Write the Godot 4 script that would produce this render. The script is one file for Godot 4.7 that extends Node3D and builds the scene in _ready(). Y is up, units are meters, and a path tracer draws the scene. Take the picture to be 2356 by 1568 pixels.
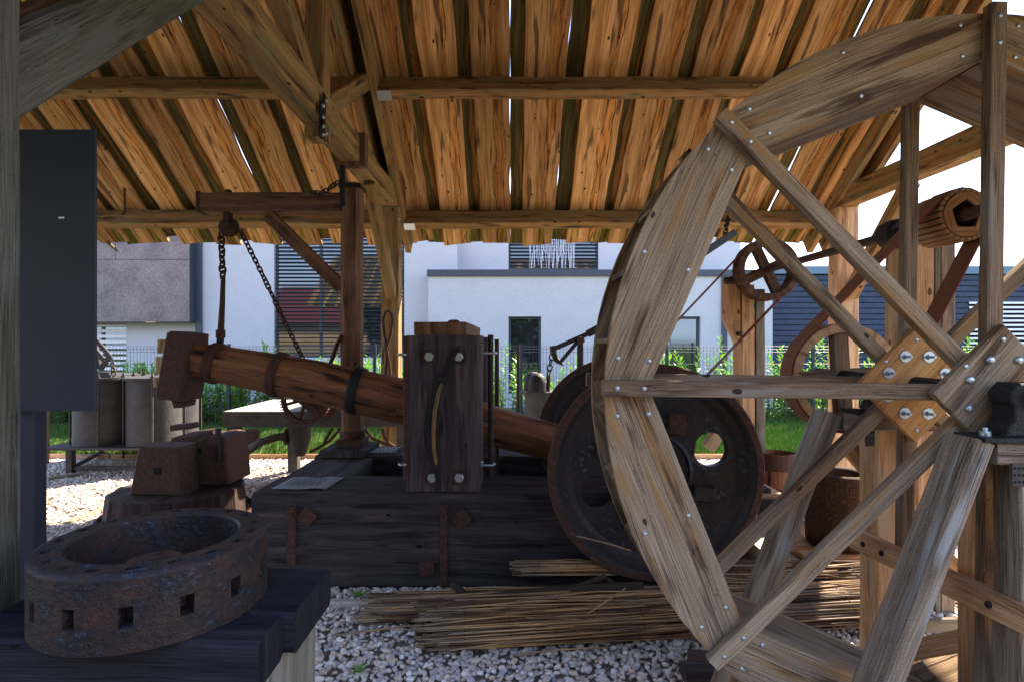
extends Node3D
# Picture scale: positions noted as (x, y) on a 2356-wide view of the photograph plus a distance in metres.
const F := 1323.0
const CX := 1178.0
const CY := 784.0
const EYE := 1.5
const XT := -1.32      # truss plane
const XR := 3.63       # right-hand gable plane
var rng := RandomNumberGenerator.new()
var M := {}
var WX := {}           # node -> world transform
var used := {}

func V(x: float, y: float, z: float) -> Vector3:
	return Vector3((x - CX) / F * z, EYE - (y - CY) / F * z, -z)
func G(x: float, y: float) -> Vector3:
	return V(x, y, EYE * F / (y - CY))
func W3(x: float, y: float, z: float) -> Vector3:
	return Vector3(x, y, -z)

# ---------------------------------------------------------------- mesh builder
class MB:
	var v := PackedVector3Array()
	var n := PackedVector3Array()
	var uv := PackedVector2Array()
	var ix := PackedInt32Array()
	func tri(a: Vector3, b: Vector3, c: Vector3, ua: Vector2, ub: Vector2, uc: Vector2, na: Vector3, nb: Vector3, nc: Vector3):
		var k := v.size()
		v.append(a); v.append(b); v.append(c)
		n.append(na); n.append(nb); n.append(nc)
		uv.append(ua); uv.append(ub); uv.append(uc)
		if (b - a).cross(c - a).dot(na) > 0.0:
			ix.append(k); ix.append(k + 2); ix.append(k + 1)
		else:
			ix.append(k); ix.append(k + 1); ix.append(k + 2)
	func quad(a: Vector3, b: Vector3, c: Vector3, d: Vector3, ua: Vector2, ub: Vector2, uc: Vector2, ud: Vector2, out: Vector3):
		var nn := (c - a).cross(d - b)
		if nn.length_squared() < 1e-14:
			return
		nn = nn.normalized()
		if nn.dot(out) < 0.0: nn = -nn
		var k := v.size()
		v.append(a); v.append(b); v.append(c); v.append(d)
		for i in 4: n.append(nn)
		uv.append(ua); uv.append(ub); uv.append(uc); uv.append(ud)
		if (b - a).cross(c - a).dot(nn) > 0.0 or (c - a).cross(d - a).dot(nn) > 0.0:
			ix.append_array(PackedInt32Array([k, k + 2, k + 1, k, k + 3, k + 2]))
		else:
			ix.append_array(PackedInt32Array([k, k + 1, k + 2, k, k + 2, k + 3]))
	func squad(a: Vector3, b: Vector3, c: Vector3, d: Vector3, na: Vector3, nb: Vector3, nc: Vector3, nd: Vector3, ua: Vector2, ub: Vector2, uc: Vector2, ud: Vector2):
		var k := v.size()
		v.append(a); v.append(b); v.append(c); v.append(d)
		n.append(na); n.append(nb); n.append(nc); n.append(nd)
		uv.append(ua); uv.append(ub); uv.append(uc); uv.append(ud)
		if (c - a).cross(d - b).dot(na + nb + nc + nd) > 0.0:
			ix.append_array(PackedInt32Array([k, k + 2, k + 1, k, k + 3, k + 2]))
		else:
			ix.append_array(PackedInt32Array([k, k + 1, k + 2, k, k + 2, k + 3]))
	func mesh() -> ArrayMesh:
		var arr := []
		arr.resize(Mesh.ARRAY_MAX)
		arr[Mesh.ARRAY_VERTEX] = v
		arr[Mesh.ARRAY_NORMAL] = n
		arr[Mesh.ARRAY_TEX_UV] = uv
		arr[Mesh.ARRAY_INDEX] = ix
		var t := PackedFloat32Array()
		t.resize(v.size() * 4)
		for i in v.size():
			var nn := n[i]
			var tt := nn.cross(Vector3(0.31, 0.9, 0.27)).normalized()
			t[i * 4] = tt.x; t[i * 4 + 1] = tt.y; t[i * 4 + 2] = tt.z; t[i * 4 + 3] = 1.0
		var m := ArrayMesh.new()
		m.add_surface_from_arrays(Mesh.PRIMITIVE_TRIANGLES, arr)
		return m
	# chamfered timber from p0 to p1; uv in texture tiles of 0.5 x 2 m
	func beam(p0: Vector3, p1: Vector3, w: float, h: float, up := Vector3.UP, ch := 0.006, rough := 0.0, r: RandomNumberGenerator = null):
		var d := (p1 - p0)
		var L := d.length()
		d /= L
		var x := d.cross(up)
		if x.length() < 0.01: x = d.cross(Vector3(0.3, 0, 1))
		x = x.normalized()
		var y := x.cross(d).normalized()
		var a := w * 0.5
		var b := h * 0.5
		var c := minf(ch, minf(a, b) * 0.8)
		var cs: Array[Vector2] = [Vector2(-a + c, -b), Vector2(a - c, -b), Vector2(a, -b + c), Vector2(a, b - c), Vector2(a - c, b), Vector2(-a + c, b), Vector2(-a, b - c), Vector2(-a, -b + c)]
		var k := 1
		if rough > 0.0 and r != null: k = clampi(int(L / 0.22), 1, 16)
		var uo := 0.0
		var vo := 0.0
		if r != null:
			uo = r.randf()
			vo = r.randf()
		var rings := []
		for i in k + 1:
			var ring := []
			var sx := 0.0
			var sy := 0.0
			if rough > 0.0 and r != null:
				sx = r.randf_range(-rough, rough)
				sy = r.randf_range(-rough, rough)
			for q in cs:
				var j := Vector2.ZERO
				if rough > 0.0 and r != null: j = Vector2(r.randf_range(-rough, rough), r.randf_range(-rough, rough)) * 0.6
				ring.append(p0 + d * (L * i / k) + x * (q.x + sx + j.x) + y * (q.y + sy + j.y))
			rings.append(ring)
		var per := 0.0
		for i in 8:
			var i2 := (i + 1) % 8
			var l := cs[i].distance_to(cs[i2])
			var out := x * (cs[i].x + cs[i2].x) / w + y * (cs[i].y + cs[i2].y) / h
			for s in k:
				var v0 := L * s / k / 2.0 + vo
				var v1 := L * (s + 1) / k / 2.0 + vo
				var u0 := per / 0.5 + uo
				var u1 := (per + l) / 0.5 + uo
				quad(rings[s][i], rings[s][i2], rings[s + 1][i2], rings[s + 1][i], Vector2(u0, v0), Vector2(u1, v0), Vector2(u1, v1), Vector2(u0, v1), out)
			per += l
		for e in 2:
			var ring: Array = rings[0] if e == 0 else rings[k]
			var nn := -d if e == 0 else d
			for i in range(1, 7):
				tri(ring[0], ring[i], ring[i + 1], Vector2(cs[0].x / 0.5 + uo, cs[0].y / 2 + vo), Vector2(cs[i].x / 0.5 + uo, cs[i].y / 2 + vo), Vector2(cs[i + 1].x / 0.5 + uo, cs[i + 1].y / 2 + vo), nn, nn, nn)
	# axis-aligned box by corners
	func box(lo: Vector3, hi: Vector3, ch := 0.004):
		var c := (lo + hi) * 0.5
		var s := hi - lo
		var long := s.max_axis_index()
		if long == 0: beam(Vector3(lo.x, c.y, c.z), Vector3(hi.x, c.y, c.z), s.z, s.y, Vector3.UP, ch)
		elif long == 1: beam(Vector3(c.x, lo.y, c.z), Vector3(c.x, hi.y, c.z), s.x, s.z, Vector3(0, 0, 1), ch)
		else: beam(Vector3(c.x, c.y, lo.z), Vector3(c.x, c.y, hi.z), s.x, s.y, Vector3.UP, ch)
	func tube(pts: Array, rad, sides := 10, closed := false, capped := true):
		var k := pts.size()
		var up := Vector3(0.13, 0.97, 0.21)
		var rings := []
		var norms := []
		var len := 0.0
		var lens := []
		for i in k:
			var a: Vector3 = pts[(i - 1 + k) % k] if (closed or i > 0) else pts[i]
			var b: Vector3 = pts[(i + 1) % k] if (closed or i < k - 1) else pts[i]
			var d := (b - a).normalized()
			var x := d.cross(up)
			if x.length() < 0.05: x = d.cross(Vector3(1, 0.1, 0))
			x = x.normalized()
			var y := x.cross(d)
			up = y
			var rr: float = rad[i] if rad is Array else rad
			var ring := []
			var nr := []
			for s in sides:
				var t := TAU * s / sides
				var o := x * cos(t) + y * sin(t)
				nr.append(o)
				ring.append(pts[i] + o * rr)
			rings.append(ring)
			norms.append(nr)
			if i > 0: len += (pts[i] as Vector3).distance_to(pts[i - 1])
			lens.append(len)
		var cnt := k if closed else k - 1
		for i in cnt:
			var i2 := (i + 1) % k
			var v0: float = lens[i] / 2.0
			var v1: float = (lens[i2] if i2 > 0 else len + 0.02) / 2.0
			for s in sides:
				var s2 := (s + 1) % sides
				var rr2: float = rad[i] if rad is Array else rad
				var u0 := TAU * rr2 * s / sides / 0.5
				var u1 := TAU * rr2 * (s + 1) / sides / 0.5
				squad(rings[i][s], rings[i][s2], rings[i2][s2], rings[i2][s], norms[i][s], norms[i][s2], norms[i2][s2], norms[i2][s], Vector2(u0, v0), Vector2(u1, v0), Vector2(u1, v1), Vector2(u0, v1))
		if capped and not closed:
			for e in 2:
				var i: int = 0 if e == 0 else k - 1
				var nn: Vector3 = ((pts[0] - pts[1]) if e == 0 else (pts[k - 1] - pts[k - 2])).normalized()
				for s in range(1, sides - 1):
					tri(rings[i][0], rings[i][s], rings[i][s + 1], Vector2(0, 0), Vector2(0.05, 0), Vector2(0.05, 0.02), nn, nn, nn)
	# profile of (radius, height) turned about the y axis of xf; soft = smooth along the profile
	func lathe(prof: Array, xf := Transform3D.IDENTITY, segs := 32, soft := false):
		var k := prof.size()
		var nn := []
		for i in k - 1:
			var d: Vector2 = prof[i + 1] - prof[i]
			nn.append(Vector2(d.y, -d.x).normalized())
		var acc := 0.0
		for i in k - 1:
			var p: Vector2 = prof[i]
			var q: Vector2 = prof[i + 1]
			var na: Vector2 = nn[i]
			var nb: Vector2 = nn[i]
			if soft:
				if i > 0: na = (nn[i] + nn[i - 1]).normalized()
				if i < k - 2: nb = (nn[i] + nn[i + 1]).normalized()
			var l := p.distance_to(q)
			for s in segs:
				var t0 := TAU * s / segs
				var t1 := TAU * (s + 1) / segs
				var c0 := Vector3(cos(t0), 0, sin(t0))
				var c1 := Vector3(cos(t1), 0, sin(t1))
				var y := Vector3.UP
				squad(xf * (c0 * p.x + y * p.y), xf * (c1 * p.x + y * p.y), xf * (c1 * q.x + y * q.y), xf * (c0 * q.x + y * q.y),
					xf.basis * (c0 * na.x + y * na.y), xf.basis * (c1 * na.x + y * na.y), xf.basis * (c1 * nb.x + y * nb.y), xf.basis * (c0 * nb.x + y * nb.y),
					Vector2(t0 * 0.3 / 0.5, acc), Vector2(t1 * 0.3 / 0.5, acc), Vector2(t1 * 0.3 / 0.5, acc + l / 2), Vector2(t0 * 0.3 / 0.5, acc + l / 2))
			acc += l / 2.0
	# flat outline (local x, y) given thickness along local z, centred; grain = direction of the texture's length
	func prism(poly: PackedVector2Array, thick: float, xf := Transform3D.IDENTITY, grain := Vector2(0, 1), off := Vector2.ZERO, ch := 0.0):
		var tris := Geometry2D.triangulate_polygon(poly)
		var g := grain.normalized()
		var gx := Vector2(g.y, -g.x)
		var cen := Vector2.ZERO
		for q in poly: cen += q
		cen /= poly.size()
		var inner := PackedVector2Array()
		if ch > 0.0:
			var off2 := Geometry2D.offset_polygon(poly, -ch, Geometry2D.JOIN_MITER)
			if off2.size() == 1 and off2[0].size() == poly.size():
				# match starting vertex
				var best := 0
				var bd := 1e9
				for i in poly.size():
					var dd: float = off2[0][i].distance_to(poly[0])
					if dd < bd:
						bd = dd
						best = i
				for i in poly.size(): inner.append(off2[0][(best + i) % poly.size()])
				if inner[1].distance_to(poly[1]) > inner[1].distance_to(poly[poly.size() - 1]):
					inner = PackedVector2Array()
		var cap := poly if inner.is_empty() else inner
		var h := thick * 0.5
		for s in [1.0, -1.0]:
			var nn: Vector3 = xf.basis * Vector3(0, 0, s)
			for i in range(0, tris.size(), 3):
				var pp := []
				var uu := []
				for j in 3:
					var q: Vector2 = cap[tris[i + j]]
					pp.append(xf * Vector3(q.x, q.y, s * h))
					uu.append(Vector2(q.dot(gx) / 0.5, q.dot(g) / 2.0) + off)
				tri(pp[0], pp[1], pp[2], uu[0], uu[1], uu[2], nn, nn, nn)
		var k := poly.size()
		var hh := h if inner.is_empty() else h - ch
		for i in k:
			var a: Vector2 = poly[i]
			var b: Vector2 = poly[(i + 1) % k]
			var e := (b - a)
			var o2 := Vector2(e.y, -e.x)
			if not Geometry2D.is_polygon_clockwise(poly): pass
			var out := xf.basis * Vector3(o2.x, o2.y, 0)
			# outward test: a point slightly outside
			if Geometry2D.is_point_in_polygon((a + b) * 0.5 + o2.normalized() * 0.0008, poly): out = -out
			var ua := Vector2(a.dot(gx) / 0.5, a.dot(g) / 2.0) + off
			var ub := Vector2(b.dot(gx) / 0.5, b.dot(g) / 2.0) + off
			quad(xf * Vector3(a.x, a.y, hh), xf * Vector3(b.x, b.y, hh), xf * Vector3(b.x, b.y, -hh), xf * Vector3(a.x, a.y, -hh), ua, ub, ub + Vector2(2 * hh / 0.5, 0), ua + Vector2(2 * hh / 0.5, 0), out)
			if not inner.is_empty():
				var ia: Vector2 = inner[i]
				var ib: Vector2 = inner[(i + 1) % k]
				for s in [1.0, -1.0]:
					quad(xf * Vector3(a.x, a.y, s * hh), xf * Vector3(b.x, b.y, s * hh), xf * Vector3(ib.x, ib.y, s * h), xf * Vector3(ia.x, ia.y, s * h), ua, ub, ub, ua, out + xf.basis * Vector3(0, 0, s * out.length()))
	func disc_hole_sector(r1: float, r2: float, phi: float, half: float, rc: float, rh: float, z: float, sgn: float, xf: Transform3D):
		var cen := Vector2(rc, 0)
		var bd := []
		var m := 10
		for i in m: bd.append(Vector2.from_angle(lerpf(-half, half, float(i) / m)) * r1)
		for i in 4: bd.append(Vector2.from_angle(half) * lerpf(r1, r2, i / 4.0))
		for i in m: bd.append(Vector2.from_angle(lerpf(half, -half, float(i) / m)) * r2)
		for i in 4: bd.append(Vector2.from_angle(-half) * lerpf(r2, r1, i / 4.0))
		var k := bd.size()
		var nn: Vector3 = xf.basis * Vector3(0, 0, sgn)
		for i in k:
			var a: Vector2 = bd[i]
			var b: Vector2 = bd[(i + 1) % k]
			var ha := cen + (a - cen).normalized() * rh
			var hb := cen + (b - cen).normalized() * rh
			var q := []
			for p in [a, b, hb, ha]:
				var pr: Vector2 = p.rotated(phi)
				q.append(xf * Vector3(pr.x, pr.y, z))
			quad(q[0], q[1], q[2], q[3], a, b, hb, ha, nn)

# ---------------------------------------------------------------- object bookkeeping
func numbered(parent: Node, called: String) -> String:
	var key := str(parent.get_instance_id()) + called
	if not used.has(key):
		used[key] = 0
		return called
	used[key] += 1
	return "%s_%03d" % [called, used[key]]
func T(called: String, label: String, category: String, base: Vector3, group := "") -> Node3D:
	var o := Node3D.new()
	o.name = numbered(self, called)
	add_child(o)
	o.position = base
	WX[o] = Transform3D(Basis(), base)
	o.set_meta("label", label)
	o.set_meta("category", category)
	if group != "": o.set_meta("group", group)
	return o
func P(parent: Node, called: String, m, mat: Material, xf := Transform3D.IDENTITY, label := "") -> MeshInstance3D:
	var o := MeshInstance3D.new()
	o.name = numbered(parent, called)
	o.mesh = m.mesh() if m is MB else m
	o.material_override = mat
	parent.add_child(o)
	var pw: Transform3D = WX.get(parent, Transform3D.IDENTITY)
	o.transform = pw.affine_inverse() * xf
	WX[o] = xf
	if label != "": o.set_meta("label", label)
	return o
func S(called: String, m, mat: Material, xf := Transform3D.IDENTITY) -> MeshInstance3D:
	var o := P(self, called, m, mat, xf)
	o.set_meta("kind", "structure")
	return o
func tag(o: Node, label: String, category: String, group := ""):
	o.set_meta("label", label)
	o.set_meta("category", category)
	if group != "": o.set_meta("group", group)
func face_z(at: Vector3, turn := 0.0) -> Transform3D:      # local z towards the viewer side
	return Transform3D(Basis(Vector3(0, 0, 1), turn), at)
func axis_z(at: Vector3) -> Transform3D:                    # lathe axis (y) laid along +z
	return Transform3D(Basis(Vector3(1, 0, 0), Vector3(0, 0, 1), Vector3(0, -1, 0)), at)
func axis_to(at: Vector3, dir: Vector3) -> Transform3D:
	var y := dir.normalized()
	var x := y.cross(Vector3(0.2, 0.1, 1)).normalized()
	return Transform3D(Basis(x, y, x.cross(y)), at)
func qbeam(parent: Node, called: String, a: Vector3, b: Vector3, w: float, h: float, mat: Material, up := Vector3.UP, ch := 0.006, rough := 0.0015) -> MeshInstance3D:
	var mb := MB.new()
	mb.beam(a, b, w, h, up, ch, rough, rng)
	return P(parent, called, mb, mat)
func bolt_mesh(r: float, h: float) -> ArrayMesh:
	var mb := MB.new()
	mb.lathe([Vector2(0, h), Vector2(r * 0.55, h), Vector2(r * 0.9, h * 0.7), Vector2(r, h * 0.3), Vector2(r, 0)], Transform3D.IDENTITY, 10, true)
	return mb.mesh()
func nut_mesh(r: float, h: float) -> ArrayMesh:
	var mb := MB.new()
	mb.lathe([Vector2(0, h * 1.7), Vector2(r * 0.45, h * 1.7), Vector2(r * 0.5, h * 1.5), Vector2(r * 0.5, h), Vector2(r * 0.9, h), Vector2(r, h * 0.8), Vector2(r, 0)], Transform3D.IDENTITY, 6)
	return mb.mesh()

# ---------------------------------------------------------------- computed textures
var NB := {}
func noise_bytes(sd: int, w: int, h: int, w0: int, h0: int, freq: float, oct := 4, kind := FastNoiseLite.TYPE_SIMPLEX_SMOOTH) -> PackedByteArray:
	var nz := FastNoiseLite.new()
	nz.seed = sd
	nz.noise_type = kind
	nz.frequency = freq
	nz.fractal_octaves = oct
	var im := nz.get_seamless_image(w0, h0)
	im.convert(Image.FORMAT_L8)
	if w0 != w or h0 != h: im.resize(w, h, Image.INTERPOLATE_CUBIC)
	return im.get_data()
func wood_set(sd: int) -> Dictionary:
	var w := 512
	var h := 1024
	return {
		a = noise_bytes(sd, w, h, 512, 48, 0.012, 3),
		b = noise_bytes(sd + 1, w, h, 512, 48, 0.16, 3),
		c = noise_bytes(sd + 2, w, h, 256, 128, 0.02, 4),
		d = noise_bytes(sd + 3, w, h, 512, 36, 0.03, 3),
		w = noise_bytes(sd + 4, w, h, 128, 128, 0.02, 2),
		g = noise_bytes(sd + 5, w, h, 512, 1024, 0.25, 2)}
func c8(c: Array) -> Array: return [float(c[0]), float(c[1]), float(c[2])]
# light / dark grain colours, a stain colour and how much of it, a weathering colour and how much
func wood(st: Dictionary, lc: Array, dc: Array, sc: Array, stain: float, wc: Array, weather: float, knots: int, sd: int, rough := 0.82, crack := 0.5, nscale := 0.8) -> StandardMaterial3D:
	var w := 512
	var h := 1024
	var out := PackedByteArray()
	out.resize(w * h * 3)
	var A: PackedByteArray = st.a
	var B: PackedByteArray = st.b
	var C: PackedByteArray = st.c
	var D: PackedByteArray = st.d
	var WW: PackedByteArray = st.w
	var Gn: PackedByteArray = st.g
	var lr: float = lc[0]; var lg: float = lc[1]; var lb: float = lc[2]
	var er: float = dc[0] - lc[0]; var eg: float = dc[1] - lc[1]; var eb: float = dc[2] - lc[2]
	var sr: float = sc[0]; var sg: float = sc[1]; var sb: float = sc[2]
	var wr: float = wc[0]; var wg: float = wc[1]; var wb: float = wc[2]
	var th := 255.0 * (1.0 - stain)
	var i := 0
	for y in h:
		var row := y * w
		for x in w:
			var sh := (WW[i] - 128) >> 4
			var j := row + ((x + sh) & 511)
			var t := (A[j] * 0.3 + B[j] * 0.4 + Gn[i] * 0.3) / 255.0
			t = clampf((t - 0.5) * 2.3 + 0.5, 0.0, 1.0)
			var s := clampf((C[i] * 0.75 + B[j] * 0.25 - th) / 60.0, 0.0, 0.85)
			var q := clampf((255 - C[row + ((x + 170) & 511)] - 255.0 * (1.0 - weather)) / 70.0, 0.0, 1.0) * (0.6 + 0.4 * B[j] / 255.0)
			var r := lr + er * t
			var g := lg + eg * t
			var b := lb + eb * t
			r += (wr - r) * q; g += (wg - g) * q; b += (wb - b) * q
			r += (sr - r) * s; g += (sg - g) * s; b += (sb - b) * s
			var dd := absf(D[j] - 128.0)
			if dd < 2.0 and A[j] > 138:
				var k := 1.0 - crack
				r *= k; g *= k; b *= k
			var o := i * 3
			out[o] = int(clampf(r, 0, 255)); out[o + 1] = int(clampf(g, 0, 255)); out[o + 2] = int(clampf(b, 0, 255))
			i += 1
	var kr := RandomNumberGenerator.new()
	kr.seed = sd
	for n in knots:
		var kx := kr.randi_range(20, 490)
		var ky := kr.randi_range(20, 1000)
		var rad := kr.randf_range(5, 14)
		for yy in range(-int(rad * 1.6), int(rad * 1.6) + 1):
			for xx in range(-int(rad), int(rad) + 1):
				var dn := sqrt(xx * xx / (rad * rad) + yy * yy / (rad * rad * 0.8))
				var oi := ((ky + yy) & 1023) * w + ((kx + xx) & 511)
				if dn < 0.75 + Gn[oi] / 700.0:
					var o2 := oi * 3
					var k2 := 0.5 if sin(dn * 13.0) > 0.2 else 0.72
					out[o2] = int(dc[0] * k2); out[o2 + 1] = int(dc[1] * k2 * 0.94); out[o2 + 2] = int(dc[2] * k2 * 0.88)
	var im := Image.create_from_data(w, h, false, Image.FORMAT_RGB8, out)
	im.generate_mipmaps()
	var m := StandardMaterial3D.new()
	m.albedo_texture = ImageTexture.create_from_image(im)
	m.roughness = rough
	m.metallic_specular = 0.3
	m.normal_enabled = true
	m.normal_texture = st.n
	m.normal_scale = nscale
	return m
func wood_normal(st: Dictionary) -> ImageTexture:
	var w := 512
	var h := 1024
	var B: PackedByteArray = st.b
	var D: PackedByteArray = st.d
	var A: PackedByteArray = st.a
	var WW: PackedByteArray = st.w
	var out := PackedByteArray()
	out.resize(w * h)
	var i := 0
	for y in h:
		var row := y * w
		for x in w:
			var j := row + ((x + ((WW[i] - 128) >> 4)) & 511)
			var v := B[j] * 0.6 + 70.0
			var dd := absf(D[j] - 128.0)
			if dd < 2.0 and A[j] > 138: v -= 70.0
			out[i] = int(clampf(v, 0, 255))
			i += 1
	var im := Image.create_from_data(w, h, false, Image.FORMAT_L8, out)
	im.convert(Image.FORMAT_RGBA8)
	im.bump_map_to_normal_map(3.0)
	return ImageTexture.create_from_image(im)
# blotchy three-colour surface, mapped by world position
func blotch(sd: int, c0: Array, c1: Array, c2: Array, tile: float, rough := 0.8, metal := 0.0, fr := 0.012, bump := 1.5, speck: Array = [], spk := 0.0, third := 0.62, w := 256) -> StandardMaterial3D:
	var fk := 512.0 / w
	var A := noise_bytes(sd, w, w, w, w, fr * fk, 5)
	var B := noise_bytes(sd + 7, w, w, w, w, minf(fr * 5.0 * fk, 0.3), 4)
	var C := noise_bytes(sd + 13, w, w, w, w, 0.22, 2)
	var out := PackedByteArray()
	out.resize(w * w * 3)
	var hb := PackedByteArray()
	hb.resize(w * w)
	for i in w * w:
		var t := clampf((A[i] * 0.6 + B[i] * 0.25 + C[i] * 0.15) / 255.0 * 1.8 - 0.4, 0, 1)
		var s := clampf((B[i] * 0.55 + (255 - A[i]) * 0.3 + C[i] * 0.15 - 255.0 * third) / 26.0, 0, 1)
		var f := 0.86 + 0.28 * C[i] / 255.0
		var dots := spk > 0.0 and B[i] * 0.6 + C[i] * 0.4 > 255.0 * (1.0 - spk)
		for ch in 3:
			var q: float = (c0[ch] + (c1[ch] - c0[ch]) * t) * f
			q += (c2[ch] - q) * s
			if dots: q = speck[ch]
			out[i * 3 + ch] = int(clampf(q, 0, 255))
		hb[i] = int(B[i] * 0.6 + C[i] * 0.4)
	var im := Image.create_from_data(w, w, false, Image.FORMAT_RGB8, out)
	im.generate_mipmaps()
	var hm := Image.create_from_data(w, w, false, Image.FORMAT_L8, hb)
	hm.convert(Image.FORMAT_RGBA8)
	hm.bump_map_to_normal_map(2.0)
	var m := StandardMaterial3D.new()
	m.albedo_texture = ImageTexture.create_from_image(im)
	m.roughness = rough
	m.metallic = metal
	m.metallic_specular = 0.35
	if bump > 0.0:
		m.normal_enabled = true
		m.normal_texture = ImageTexture.create_from_image(hm)
		m.normal_scale = bump
	m.uv1_triplanar = true
	m.uv1_world_triplanar = true
	m.uv1_scale = Vector3.ONE / tile
	return m
func plain(c: Array, rough := 0.7, metal := 0.0, spec := 0.4) -> StandardMaterial3D:
	var m := StandardMaterial3D.new()
	m.albedo_color = Color(c[0] / 255.0, c[1] / 255.0, c[2] / 255.0)
	m.roughness = rough
	m.metallic = metal
	m.metallic_specular = spec
	return m
func tint(m: StandardMaterial3D, c: Array) -> StandardMaterial3D:
	var o: StandardMaterial3D = m.duplicate()
	o.albedo_color = Color(c[0], c[1], c[2])
	return o
func materials():
	var s1 := wood_set(11)
	s1.n = wood_normal(s1)
	var s2 := wood_set(57)
	s2.n = wood_normal(s2)
	M.oak = wood(s1, [168, 147, 121], [106, 85, 66], [66, 47, 36], 0.45, [146, 108, 66], 0.42, 4, 3, 0.82, 0.5, 1.2)
	M.oak_brown = wood(s2, [144, 119, 94], [82, 63, 49], [60, 46, 38], 0.4, [134, 126, 116], 0.4, 5, 4, 0.82, 0.5, 1.3)
	M.truss = wood(s1, [178, 142, 96], [110, 80, 50], [56, 38, 25], 0.42, [124, 116, 84], 0.45, 9, 5, 0.85, 0.5, 1.2)
	M.fresh = wood(s2, [212, 174, 132], [150, 108, 74], [104, 68, 46], 0.36, [182, 162, 138], 0.36, 6, 6, 0.8, 0.45, 1.1)
	M.black = wood(s1, [76, 69, 70], [36, 33, 36], [26, 24, 26], 0.42, [88, 76, 74], 0.36, 5, 7, 0.85, 0.8, 1.6)
	M.helve = wood(s2, [152, 100, 66], [86, 55, 38], [30, 22, 19], 0.47, [120, 82, 58], 0.36, 4, 8, 0.6, 0.85, 1.2)
	M.crane = wood(s1, [138, 98, 72], [74, 50, 38], [46, 31, 25], 0.38, [132, 108, 88], 0.36, 5, 9, 0.8, 0.7, 1.3)
	M.grey_post = wood(s2, [146, 138, 120], [88, 82, 70], [80, 62, 46], 0.38, [132, 128, 118], 0.4, 3, 10, 0.85, 0.5, 1.2)
	M.near_post_shaded = wood(s2, [106, 101, 86], [64, 61, 52], [54, 42, 32], 0.4, [94, 94, 86], 0.4, 3, 10, 0.85, 0.5, 1.2)  # grey post wood darkened: deep shade near the camera put into its colour
	M.stand = wood(s2, [160, 142, 122], [88, 72, 60], [60, 46, 40], 0.4, [150, 158, 160], 0.38, 4, 21, 0.8, 0.5, 1.2)
	M.rust = blotch(101, [54, 38, 33], [88, 57, 45], [38, 31, 29], 0.4, 0.82, 0.0, 0.02, 1.8, [], 0.0, 0.62, 512)
	M.iron = blotch(131, [44, 40, 42], [70, 54, 48], [92, 54, 38], 0.7, 0.62, 0.25, 0.015, 1.5, [120, 130, 138], 0.16, 0.66)
	M.iron_wheel = blotch(137, [38, 37, 40], [54, 47, 46], [70, 76, 86], 0.9, 0.5, 0.3, 0.008, 1.0, [], 0.0, 0.63, 512)
	M.ring_iron = blotch(151, [26, 30, 38], [76, 49, 38], [60, 80, 96], 0.55, 0.62, 0.25, 0.012, 2.2, [168, 174, 176], 0.15, 0.63, 512)
	M.redstone = blotch(171, [66, 47, 43], [90, 64, 55], [60, 55, 53], 0.45, 0.92, 0.0, 0.02, 2.0, [], 0.0, 0.62, 512)
	M.tank = blotch(181, [60, 59, 61], [74, 72, 73], [56, 53, 51], 0.9, 0.65, 0.1, 0.01, 0.5)  # grey lowered so the colour carries the shaded front of the cylinders
	M.steel = blotch(191, [66, 61, 58], [80, 75, 71], [58, 52, 48], 0.7, 0.75, 0.1, 0.01, 0.6)
	M.zinc = plain([170, 178, 184], 0.35, 0.8)
	M.white_steel = plain([188, 192, 190], 0.5, 0.5)
	M.black_iron = blotch(201, [34, 33, 36], [48, 45, 46], [62, 48, 42], 0.4, 0.55, 0.3, 0.02)
	M.panel = blotch(211, [40, 44, 54], [46, 50, 60], [42, 46, 56], 0.3, 0.55, 0.0, 0.05, 0.25)
	M.belt = blotch(221, [116, 78, 56], [136, 94, 68], [96, 62, 46], 0.4, 0.8, 0.0, 0.02, 0.6)
	M.belt_edge = plain([120, 40, 44], 0.8)
	M.concrete = blotch(231, [164, 158, 148], [182, 176, 164], [140, 132, 122], 0.8, 0.9, 0.0, 0.02, 1.0)
	M.pot = blotch(241, [64, 45, 36], [52, 36, 30], [158, 138, 104], 0.3, 0.9, 0.0, 0.03, 1.2, [], 0.0, 0.6, 512)
	M.render = blotch(251, [176, 176, 176], [179, 179, 179], [175, 175, 175], 1.5, 0.92, 0.0, 0.004, 0.12)
	M.facade = blotch(261, [114, 101, 99], [133, 119, 115], [107, 95, 94], 3.2, 0.8, 0.0, 0.008, 0.1, [], 0.0, 0.6)
	M.anthracite = plain([58, 66, 76], 0.45, 0.1)
	M.clad = blotch(271, [44, 54, 70], [52, 62, 80], [40, 50, 66], 1.2, 0.6, 0.0, 0.01, 0.3)
	M.slat = plain([74, 82, 92], 0.4, 0.3)
	M.slat_white = plain([206, 204, 200], 0.5)
	M.glass = plain([86, 96, 104], 0.03, 0.9)
	M.dark_room = plain([20, 22, 24], 0.9)
	M.string = plain([226, 226, 230], 0.8)
	M.wire = plain([44, 50, 58], 0.5, 0.2)
	M.reed = wood(s2, [206, 166, 112], [122, 92, 66], [108, 100, 98], 0.44, [104, 98, 98], 0.4, 0, 31, 0.5, 0.3, 0.3)
	M.bark = blotch(281, [74, 58, 48], [50, 40, 34], [96, 80, 66], 0.25, 0.95, 0.0, 0.04, 3.0)
	M.paper = plain([122, 128, 134], 0.5)
	M.gravel_base = blotch(291, [150, 136, 122], [104, 94, 84], [176, 164, 150], 0.25, 0.95, 0.0, 0.1, 2.0)
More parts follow.
